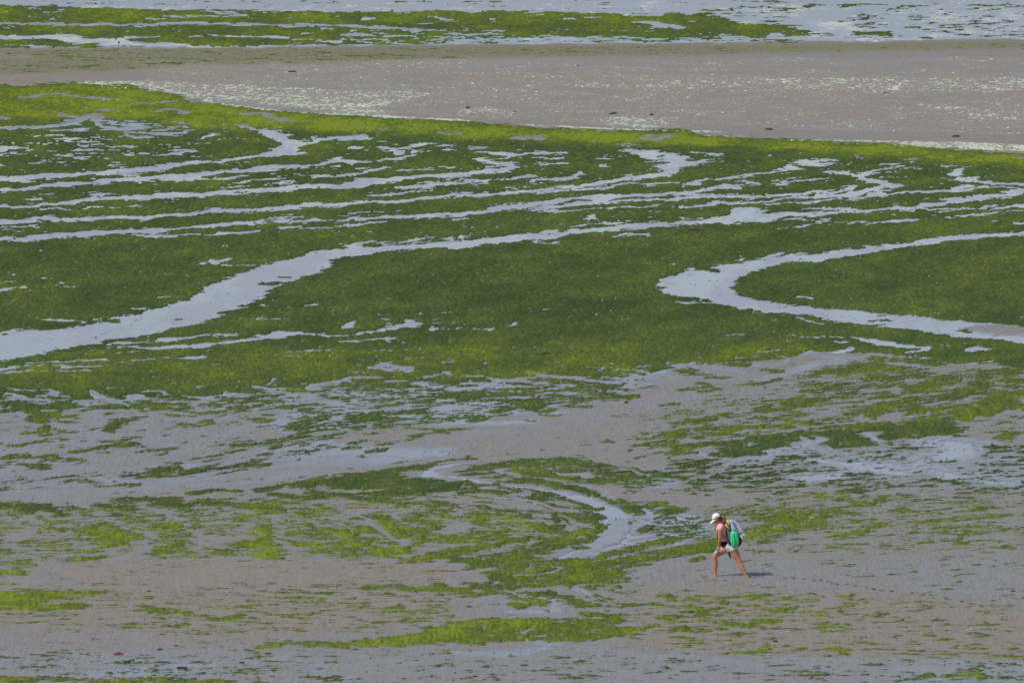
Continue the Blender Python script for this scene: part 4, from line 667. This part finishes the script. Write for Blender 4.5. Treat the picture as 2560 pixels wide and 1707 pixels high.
# hair under the cap and the ponytail
HAIR = simple('brown_hair', (.11, .055, .03), .55, .4, 60, .4, .4); TIP = simple('sunbleached_hair', (.36, .20, .09), .55, .4, 60, .4, .4)
bm = bmesh.new(); ball(bm, H(-.030, 0, -.002), (.080, .080, .070), q, 18); ball(bm, P(530, 345), (.045, .045, .05)); ball(bm, H(-.01, 0, .02), (.085, .080, .05), q, 18)
fuse('hair', bm, HAIR, who, .006, 3, (.012, .02))
random.seed(4); bm = bmesh.new()
for i in range(26):
    a, b_ = random.uniform(-1, 1), random.uniform(-1, 1)
    limb(bm, [P(535, 335+8*a, .01*b_), P(565+6*a, 318+12*b_, .02*b_), P(590+10*a, 338+14*b_, .025*a), P(596+16*b_, 375+12*a, .03*b_), P(590+22*a, 405+16*b_, .035*a)], [.012, .014, .013, .010, .004], n=6)
raw('ponytail', bm, TIP, who)
bm = bmesh.new(); limb(bm, [P(585, 395), P(600, 425), P(597, 440)], [.03, .03, .02]); fuse('loose_hair', bm, HAIR, who, .006, 2, (.015, .02))
# wristwatch
bm = bmesh.new(); limb(bm, [P(497, 838, -.118), P(496, 850, -.112)], [.028, .028]); raw('wristband', bm, simple('pale_strap', (.6, .5, .4), .4), who)

# ---- backpack she carries
BLK = simple('black_webbing', (.012, .012, .013), .6, .2, 40); GRY = simple('grey_pack_cloth', (.13, .13, .125), .7, .15, 18, .4, .2); YEL = simple('yellow_green_pack_cloth', (.50, .47, .13), .65, .12, 18, .3, .2)
OLV = simple('dark_olive_pack_cloth', (.065, .05, .02), .7, .3, 14, .4, .2)
pack = tag(empty('backpack', (ox, oy, 0)), 'grey and yellow-green backpack with black straps on the walking woman\'s back', 'backpack')
bm = bmesh.new(); limb(bm, [P(632, 425), P(655, 480), P(672, 560), P(690, 650), P(705, 730), P(730, 795)], [(.11, .035), (.13, .06), (.145, .085), (.15, .098), (.145, .10), (.12, .06)])
body_ = fuse('pack_body', bm, GRY, pack, .007, 5, (.012, .07))
bm = bmesh.new(); limb(bm, [P(770, 600), P(800, 680), P(810, 745), P(790, 800)], [(.11, .06), (.125, .09), (.13, .10), (.10, .05)]); fuse('rear_pocket', bm, OLV, pack, .008, 5, (.015, .06))
bm = bmesh.new(); limb(bm, [P(628, 385), P(650, 400), P(668, 440)], [(.07, .03), (.10, .045), (.11, .045)]); limb(bm, [P(655, 370, -.02), P(650, 400, -.02)], [.014, .03]); fuse('top_flap', bm, YEL, pack, .006, 3, (.03, .05))
rows = []
for i in range(8):
    t = i/7; a = P(604, 440, -.13).lerp(P(690, 548, -.165), t); b_ = P(618, 478, -.16).lerp(P(702, 552, -.175), t)
    rows.append([a.lerp(b_, s_)+Vector((0, -.012*math.sin(math.pi*s_), 0)) for s_ in np.linspace(0, 1, 5)])
rows = [[P(598+13*i, 428+15*i+s_*(52-5.5*i), -.128-.045*math.sin(math.pi*min(1, (i+1.)/8))-.01*s_) for s_ in (0, .33, .66, 1)] for i in range(8)]
surf('side_panel', rows, YEL, pack, .008)
def strap(name, pts, w_, par, mat=BLK): bm = bmesh.new(); limb(bm, pts, [(w_, .006)]*len(pts), side=(0, 1, 0), n=8); return raw(name, bm, mat, par)
for s in (-1, 1): strap('shoulder_strap', [P(604, 470, s*.10), P(585, 425, s*.095), P(548, 412, s*.095), P(505, 440, s*.10), P(480, 500, s*.10), P(474, 600, s*.09), P(480, 690, s*.09), P(560, 745, s*.12)], .022, pack)
strap('side_strap', [P(545, 590, -.13), P(575, 640, -.15), P(610, 690, -.15), P(650, 720, -.14)], .010, pack)
bm = bmesh.new(); limb(bm, [P(590, 722), P(592, 755), P(615, 782)], [(.136, .098), (.142, .106), (.146, .098)]); fuse('hip_belt', bm, BLK, pack, .008, 4)
bm = bmesh.new(); limb(bm, [P(625, 690, -.15), P(650, 740, -.16), P(690, 790, -.15)], [.022, .028, .02]); fuse('belt_pocket', bm, simple('dark_grey_cloth', (.06, .065, .07), .6), pack, .006, 3, (.012, .03))
bm = bmesh.new(); limb(bm, [P(652, 880, .0), P(672, 940, .0), P(690, 985, .0), P(697, 1000, .0)], [(.02, .006), (.022, .006), (.018, .006), (.014, .006)], side=(.9, 0, .3), n=8); raw('hanging_strap', bm, BLK, pack)
# ---- green sack hanging on the pack
bm = bmesh.new(); rings = []
OUT = [(705, 552, .02), (700, 600, .05), (742, 640, .065), (748, 700, .07), (758, 750, .065), (752, 790, .05), (720, 828, .02)]
prof_old = [(552, 712, 735, .02), (575, 690, 795, .05), (610, 680, 812, .065), (660, 678, 822, .07), (710, 684, 826, .07), (755, 692, 826, .065), (790, 700, 818, .05), (815, 706, 790, .03), (830, 712, 730, .012)]
prof = [(553, 712, 742, .02), (568, 696, 775, .04), (595, 682, 806, .058), (640, 678, 816, .062), (700, 682, 824, .066), (745, 688, 826, .066), (775, 693, 822, .055), (800, 700, 796, .04), (818, 706, 758, .022), (832, 710, 724, .008)]
for cy, xa_, xb_, dd in prof:
    c = P((xa_+xb_)/2, cy, -.235); hw = (xb_-xa_)/2/SCL
    ring = []
    for k in range(48):
        a = 2*math.pi*k/48; fold = 1+.26*math.sin(6*a+cy*.014)+.12*math.sin(11*a+1)
        ring.append(bm.verts.new(c+Vector((hw*math.cos(a)*(.95+.05*fold), -dd*math.sin(a)*fold, 0))))
    rings.append(ring)
for A, B_ in zip(rings[:-1], rings[1:]):
    for k in range(48): bm.faces.new((A[k], A[(k+1) % 48], B_[(k+1) % 48], B_[k]))
bm.faces.new(rings[0]); bm.faces.new(rings[-1])
sack = raw('bag', bm, simple('bright_green_fabric', (.045, .60, .25), .45, .12, 9, .5, .5), None); sack.location = (ox, oy, 0)
tag(sack, 'bright green fabric bag with folds hanging on the side of the backpack', 'bag')
# ---- pale blue towel slung over the pack, striped ends
m = NT('pale_blue_towelling'); s1 = m.noise((1, 1, 1), 10, 3, .6)
m.set(Base_Color=m.mix(s1, (.47, .52, .74), (.66, .69, .83)), Roughness=.9, Normal=m.bump(m.noise((1, 1, 1), 30, 3, .7), .5, .01)); TOW = m.m
bm = bmesh.new()
def folds(name, cl, hw, mat, par, yc=-.06, amp=.016, nf=3.5, ns=22):
    rows = []
    for i, (cx, cy) in enumerate(cl):
        a = Vector(cl[min(i+1, len(cl)-1)])-Vector(cl[max(i-1, 0)]); nrm = Vector((-a.y, a.x)).normalized(); r = []
        for k in range(ns):
            s_ = -1+2*k/(ns-1); r.append(P(cx+nrm.x*hw[i]*s_, cy+nrm.y*hw[i]*s_, yc - .07*math.cos(s_*1.3) + amp*math.sin(s_*nf*math.pi+i*.2)))
        rows.append(r)
    return surf(name, rows, mat, par, .008)
tw = empty('beach_towel', (ox, oy, 0)); tag(tw, 'pale blue towel with white and dark striped ends draped over the backpack', 'towel')
folds('towel_fold', [(708, 378), (714, 400), (722, 440), (732, 480), (742, 520), (750, 565)], [24, 30, 34, 38, 40, 40], TOW, tw, -.12)
folds('towel_fold', [(760, 425), (790, 448), (815, 485), (838, 525), (862, 570), (882, 615)], [26, 34, 36, 36, 38, 42], TOW, tw, -.07)
bm = bmesh.new(); limb(bm, [P(690, 395, .02), P(730, 400, 0), P(780, 440, 0), P(815, 490, 0)], [(.08, .03), (.11, .035), (.11, .04), (.09, .03)]); fuse('towel_roll', bm, TOW, tw, .008, 3, (.02, .04))
WHT = simple('white_stripe', (.80, .78, .74), .9, .04); DRK = simple('dark_stripe', (.10, .10, .14), .9, .1)
for i in range(11):
    t = i/10; a = P(846+70*t, 632-38*t, -.15+.012*math.sin(i*2.)); b_ = P(884+64*t, 694-70*t, -.16+.02*math.sin(i*2.))
    bm = bmesh.new(); limb(bm, [a, a.lerp(b_, .5)+Vector((.0, -.006, 0)), b_], [(.006, .0085), (.006, .0085), (.005, .007)], n=8); raw('striped_end', bm, WHT if i % 2 == 0 else DRK, tw)
# ---- small pale blue bottle in her hand
bt = empty('bottle', (ox, oy, 0)); tag(bt, 'small pale blue and white bottle held against the front knee', 'bottle')
bm = bmesh.new(); a, b_ = P(470, 905, -.075), P(433, 925, -.07); limb(bm, [a, a.lerp(b_, .5), b_], [.024, .027, .024]); raw('bottle_body', bm, simple('pale_blue_plastic', (.40, .52, .80), .3, .2, 40), bt)
bm = bmesh.new(); d = (b_-a).normalized(); limb(bm, [b_+d*.014, b_+d*.026], [.013, .012]); raw('bottle_cap', bm, simple('white_plastic', (.8, .8, .82), .4), bt)
# ------------------------------------------------------------------ small things lying on the flat
def zat(pu, pv):
    j = min(max(np.searchsorted(vs, pv), 0), nr-1); i = min(max(np.searchsorted(us, pu), 0), nc-1)
    z = max(zs[j, i], 0); return max(z, za[j, i]) if cc[j, i] else z
random.seed(7)
BANDS = [(0, 250, 'far beyond the green ribbon'), (250, 420, 'around the far green ribbon'), (420, 1000, 'amid the big green mat'), (1000, 1100, 'on the rippled sand below the big mat'), (1100, 1170, 'on sand left of the curving stream'), (1170, 1260, 'above the level of the walker\'s head'), (1260, 1360, 'level with the walker\'s upper body'),
         (1360, 1450, 'level with the walker\'s legs'), (1450, 1520, 'just below the walker\'s feet'), (1520, 1590, 'in the strip below the footprints'), (1590, 1648, 'in the lower strip near the long weed band'), (1648, 1720, 'along the bottom edge')]
ORD = 'first second third fourth fifth sixth seventh eighth ninth tenth eleventh twelfth thirteenth fourteenth fifteenth sixteenth seventeenth eighteenth nineteenth twentieth'.split()
def ranked(lst, what):
    out = {}
    for a, b, txt in BANDS:
        row = sorted([t for t in lst if a <= t[1] < b], key=lambda t: t[0])
        for k, t in enumerate(row): out[t] = ('only %s %s' % (what, txt)) if len(row) == 1 else '%s %s from the left %s' % (ORD[k], what, txt)
    return out
def shell_mesh(seed):
    rnd = random.Random(seed); bm = bmesh.new(); N = 18; rows = []
    for i in range(6):
        t = i/5; rows.append([bm.verts.new((t*.5*math.cos(a)*(1+.12*math.sin(3*a+seed)), t*.42*math.sin(a), .16*(1-t*t)+.012*math.cos(a*9)*t)) for a in [2*math.pi*k/N for k in range(N)]] if i else [bm.verts.new((0, 0, .17))])
    for k in range(N): bm.faces.new((rows[0][0], rows[1][k], rows[1][(k+1) % N]))
    for A, B_ in zip(rows[1:-1], rows[2:]):
        for k in range(N): bm.faces.new((A[k], B_[k], B_[(k+1) % N], A[(k+1) % N]))
    bmesh.ops.solidify(bm, geom=bm.faces[:], thickness=.04)
    me = bpy.data.meshes.new('shell'); bm.to_mesh(me); bm.free(); me.polygons.foreach_set('use_smooth', [True]*len(me.polygons)); return me
SHM = [shell_mesh(i) for i in range(3)]; shm = simple('shell_white', (.82, .80, .76), .5, .08, 8)
for x in SHM: x.materials.append(shm)
SHELLS = [(520,1110),(533,1094),(477,1124),(395,1153),(96,1188),(720,1208),(780,1195),(385,1228,1.6),(368,1232),(450,1215),(117,1233),(715,1143,1.5),(1487,1037),(1578,1029),(1116,1281,1.5),(1209,1271),(883,1337),(996,1341),(923,1272),(1429,1240),(2102,1005),(2403,1280),(2415,1240),(2290,1343),(2467,1350),(82,1346),
 (657,1431,1.6),(603,1465),(568,1480,1.4),(803,1495,1.3),(527,1525),(670,1543),(726,1586),(763,1643),(163,1649,1.5),(235,1597),(14,1613),(100,1629),(322,1665),(587,1668,1.3),(362,1667),(834,1670,1.4),(1430,1390),(867,1595,1.3),(1532,1602),(1120,1666,1.2),(1057,1668),(1107,1685),(855,1672),(868,1690,1.3),(1462,1701),(1617,1614),
 (2056,1417,1.3),(2291,1341),(2301,1402),(2363,1406,1.2),(2229,1439,1.2),(2361,1434),(2537,1425),(2323,1517,1.3),(2283,1507),(1908,1507,1.6),(2096,1476),(2524,1536),(2474,1607),(1976,1607,1.4),(2118,1632,1.3),(2017,1589),(2493,1580),(2335,1566),(1846,1673),(1985,1680),(1890,1643),(2556,1636,1.5),(2400,1551),(1745,1593),(2427,1573),(805,1400),(44,173,2.2),(340,190,1.2),(2520,321,2.0),(2235,329,1.5),(2075,345,1.5),(1715,1512),(2150,1560)]
LAB = ranked(SHELLS, 'tiny white shell')
for i, t in enumerate(SHELLS):
    x, y = at(t[0], t[1]); o = bpy.data.objects.new('shell', SHM[i % 3]); COL.objects.link(o); s = (t[2] if len(t) > 2 else 1.)*random.uniform(.030, .042)*y/126
    o.scale = (s, s*1.3, s*1.3); o.location = (x, y, zat(t[0], t[1])+.002); o.rotation_euler = (random.uniform(-.2, .35), random.uniform(-.2, .2), random.uniform(0, 6.28))
    tag(o, LAB[t], 'shell', 'white shells scattered over the flat')
def stone_mesh(seed):
    rnd = random.Random(seed); bm = bmesh.new(); bmesh.ops.create_icosphere(bm, subdivisions=2, radius=.5)
    for v_ in bm.verts: v_.co *= 1+rnd.uniform(-.14, .14); v_.co.z *= .6
    me = bpy.data.meshes.new('stone'); bm.to_mesh(me); bm.free(); me.polygons.foreach_set('use_smooth', [True]*len(me.polygons)); return me
STM = [stone_mesh(i) for i in range(3)]; stm = simple('dark_stone', (.028, .026, .024), .5, .3, 20)
for x in STM: x.materials.append(stm)
STONES = [(540,1109,1.6),(457,1081),(346,1161),(82,1250),(488,1326,1.2),(398,1440),(2091,1307,1.6),(1887,1417),(2505,1547,1.2),(1540,1301,1.2),(1345,1247,1.3),(334,1652,1.3),(295,1682,1.2),(225,1655),(377,1681),(578,1679,1.2),(1382,1563,1.3),(1377,1507,1.2),(1561,1363,1.2),(1170,1106),(1298,1088),(1445,1081),(1647,1035),(1123,1135),(1310,1075),(1795,1050),(1838,1007),(2480,1110),(875,1658),(927,1645),(917,1681),(1138,1685,1.3),(1074,1642),
 (1948,1665),(2018,1625),(1727,1650),(2152,1598,1.1),(2361,1665,1.2),(2283,1688),(230,1657),(425,1490),(700,1500),(715,1430),(2155,1320),(2253,1505),(1755,1440),(1990,1475),(2010,1530),(2420,1470),(2500,1500),(1600,1225,1.2),(930,628,1.0),(1580,447,1.4),(36,597,2),(930,530,2.2),(1278,361,2),(134,121,2),(82,98,2),(118,103,2),(297,107,2.2),(290,98,2)]
LAB = ranked(STONES, 'small dark stone')
for i, t in enumerate(STONES):
    x, y = at(t[0], t[1]); o = bpy.data.objects.new('stone', STM[i % 3]); COL.objects.link(o); s = (t[2] if len(t) > 2 else .9)*.032*(y/126)**.6
    o.scale = (s, s*1.2, s*1.1); o.location = (x, y, zat(t[0], t[1])+s*.25); o.rotation_euler = (0, 0, random.uniform(0, 6.28))
    tag(o, LAB[t], 'stone', 'dark stones scattered over the flat')
# dark wrack: a low tangled heap of flat fronds
def wrack(pu, pv, wpx, hpx, mat, label, seed, cat='seaweed clump', name='seaweed_clump', group='clumps of dark wrack'):
    rnd = random.Random(seed); x0, y0 = at(pu, pv); m_ = y0/FPX*1.004; L = wpx*m_*(.62 if pv < 400 else .8); Hh = hpx*m_*(.4 if pv < 400 else .6); D = L*.9; bm = bmesh.new()
    n = int(26+wpx*.6)
    for i in range(n):
        a = rnd.uniform(0, 6.28); r = rnd.random()**.6; cx, cy = .5*L*r*math.cos(a)*.8, .5*D*r*math.sin(a); dr = rnd.uniform(-.5, .5); l = L*rnd.uniform(.12, .3); top = Hh*(1-.75*r)*rnd.uniform(.5, 1.1)
        pts = [Vector((cx-l*math.cos(dr)*(1-2*t/4)*.8, cy-l*math.sin(dr)*(1-2*t/4)*2, max(.0, top*(math.sin(math.pi*(t+.3)/4.6))+rnd.uniform(-.1, .1)*Hh))) for t in range(5)]
        limb(bm, pts, [(.02*L+.006, .012), (.035*L+.006, .02), (.035*L+.008, .02), (.03*L+.006, .016), (.01, .006)], n=6)
    o = raw(name, bm, mat, None); o.location = (x0, y0, zat(pu, pv)-.004); tag(o, label, cat, group)
WB = simple('red_brown_wrack', (.13, .045, .022), .6, .4, 14); WK = simple('black_wrack', (.022, .018, .012), .6, .4, 14); WO = simple('olive_wrack', (.085, .085, .022), .6, .4, 14); WD = simple('dark_brown_wrack', (.055, .03, .016), .6, .4, 14)
for k, (a, b_, c, d, mt, lb) in enumerate([
 (354,153,34,4,WB,'flat red-brown seaweed clump on the far olive-tinted sand, upper left'), (515,90,30,4,WK,'dark clump at the edge of the narrow far pool, upper left'),
 (1050,65,24,2.5,WK,'black streak of wrack in the far green band, left end of its row'), (1180,64,26,2,WK,'thin black streak of wrack in the far green band, middle of its row'), (1273,69,11,3,WK,'small black tuft of wrack in the far green band, right end of its row'), (1377,56,8,2.5,WK,'tiny black tuft in the far green band right of centre'),
 (1445,166,11,4,WK,'small black clump on the dark top strip of the sand bar'), (1288,281,9,5,WK,'tiny black clump on the pink sand bar above the ribbon, centre'), (2098,128,12,3,WK,'small black clump in the olive fringe below the far pools'),
 (2212,234,30,3,WD,'thin brown double clump among pale flecks, upper right'), (1980,377,66,4,WD,'long brown streak lying in the bright green ribbon, right'), (2029,366,14,3,WB,'small red-brown tuft in the bright green ribbon'), (2058,364,8,4,WK,'small black tuft in the bright green ribbon, right'),
 (1737,577,46,6,WD,'large dark brown clump on green weed below the long channel'), (1500,596,46,4,WB,'wide red-brown clump on the near bank of the long channel'), (677,711,36,7,WO,'olive clump stranded like an islet in the wide channel, left'), (460,712,12,4,WK,'black tuft on green weed left of the wide channel'), (782,700,9,4,WK,'black tuft on green weed right of the wide channel'),
 (108,771,13,4,WK,'black tuft on green weed at the far left'), (1365,886,27,3,WK,'row of black wrack in the middle of the big green mat'), (1852,739,10,4,WK,'black tuft at the inner bank of the right-hand bend'), (610,932,10,3.5,WK,'black tuft in the yellow-green weed below the wide channel'),
 (1913,971,6,4.5,WK,'small black lump under an oval weed patch right of centre'), (298,1637,30,6,WB,'rust-brown clump near the bottom left with weed trailing right'), (1939,1605,14,4,WK,'black curved scrap of wrack near the bottom, right of centre'), (2073,1642,12,3,WK,'black scrap of wrack near the bottom, below weed patches'),
 (373,1480,10,2.5,WK,'thin black scrap on sand above the left weed streak'), (1730,1533,16,2,WK,'thin dark stick-like scrap left of the lower green patches'), (455,1672,30,2,WK,'loose row of black scraps near the bottom edge, left'), (605,1658,18,2.5,WK,'thin black scrap near the bottom, left of centre'), (318,1657,22,2.5,WK,'thin black scrap just below the rust-brown clump'), (400,1626,14,4,WK,'black scrap among faint weed right of the rust-brown clump'),
 (1560,830,20,2,WB,'faint rusty streak in the big green mat'), (670,1635,22,3,WB,'small rusty scrap under the long weed band, bottom'), (1310,1665,24,3,WO,'small olive scrap near the bottom edge, centre'), (2533,1480,14,3,WD,'small brown scrap on sand at the right edge')]):
    wrack(a, b_, c, d, mt, lb, k)
STK = simple('driftwood', (.05, .035, .022), .8, .3, 30, .4)
for k, (a, b_, c, ang, lb) in enumerate([(1533,287,20,.15,'dark stick on the sand bar above the pale-edged ribbon'), (1170,272,11,.0,'short dark stick on the pink sand, centre top'), (1923,326,22,-.05,'thin dark stick on the sand bar above the ribbon, right'), (2390,344,22,.0,'dark stick on the sand above the cream streak, far right'), (730,182,22,.06,'thin brown stick on the upper sand bar, left'), (1629,290,10,.0,'tiny dark stick on the sand bar right of centre')]):
    x, y = at(a, b_); L = c*y/FPX; bm = bmesh.new(); rnd = random.Random(k)
    limb(bm, [Vector((-L/2, 0, .01)), Vector((-L*.15, .05, .05)), Vector((L*.2, -.03, .05+ang*L*.3)), Vector((L/2, .04, .03+ang*L))], [.02, .045, .04, .012], n=8)
    limb(bm, [Vector((L*.1, 0, .04)), Vector((L*.25, .3, .10))], [.02, .008], n=6)
    o = raw('stick', bm, STK, None); o.location = (x, y, zat(a, b_)); tag(o, lb, 'stick', 'sticks washed up on the sand bar')
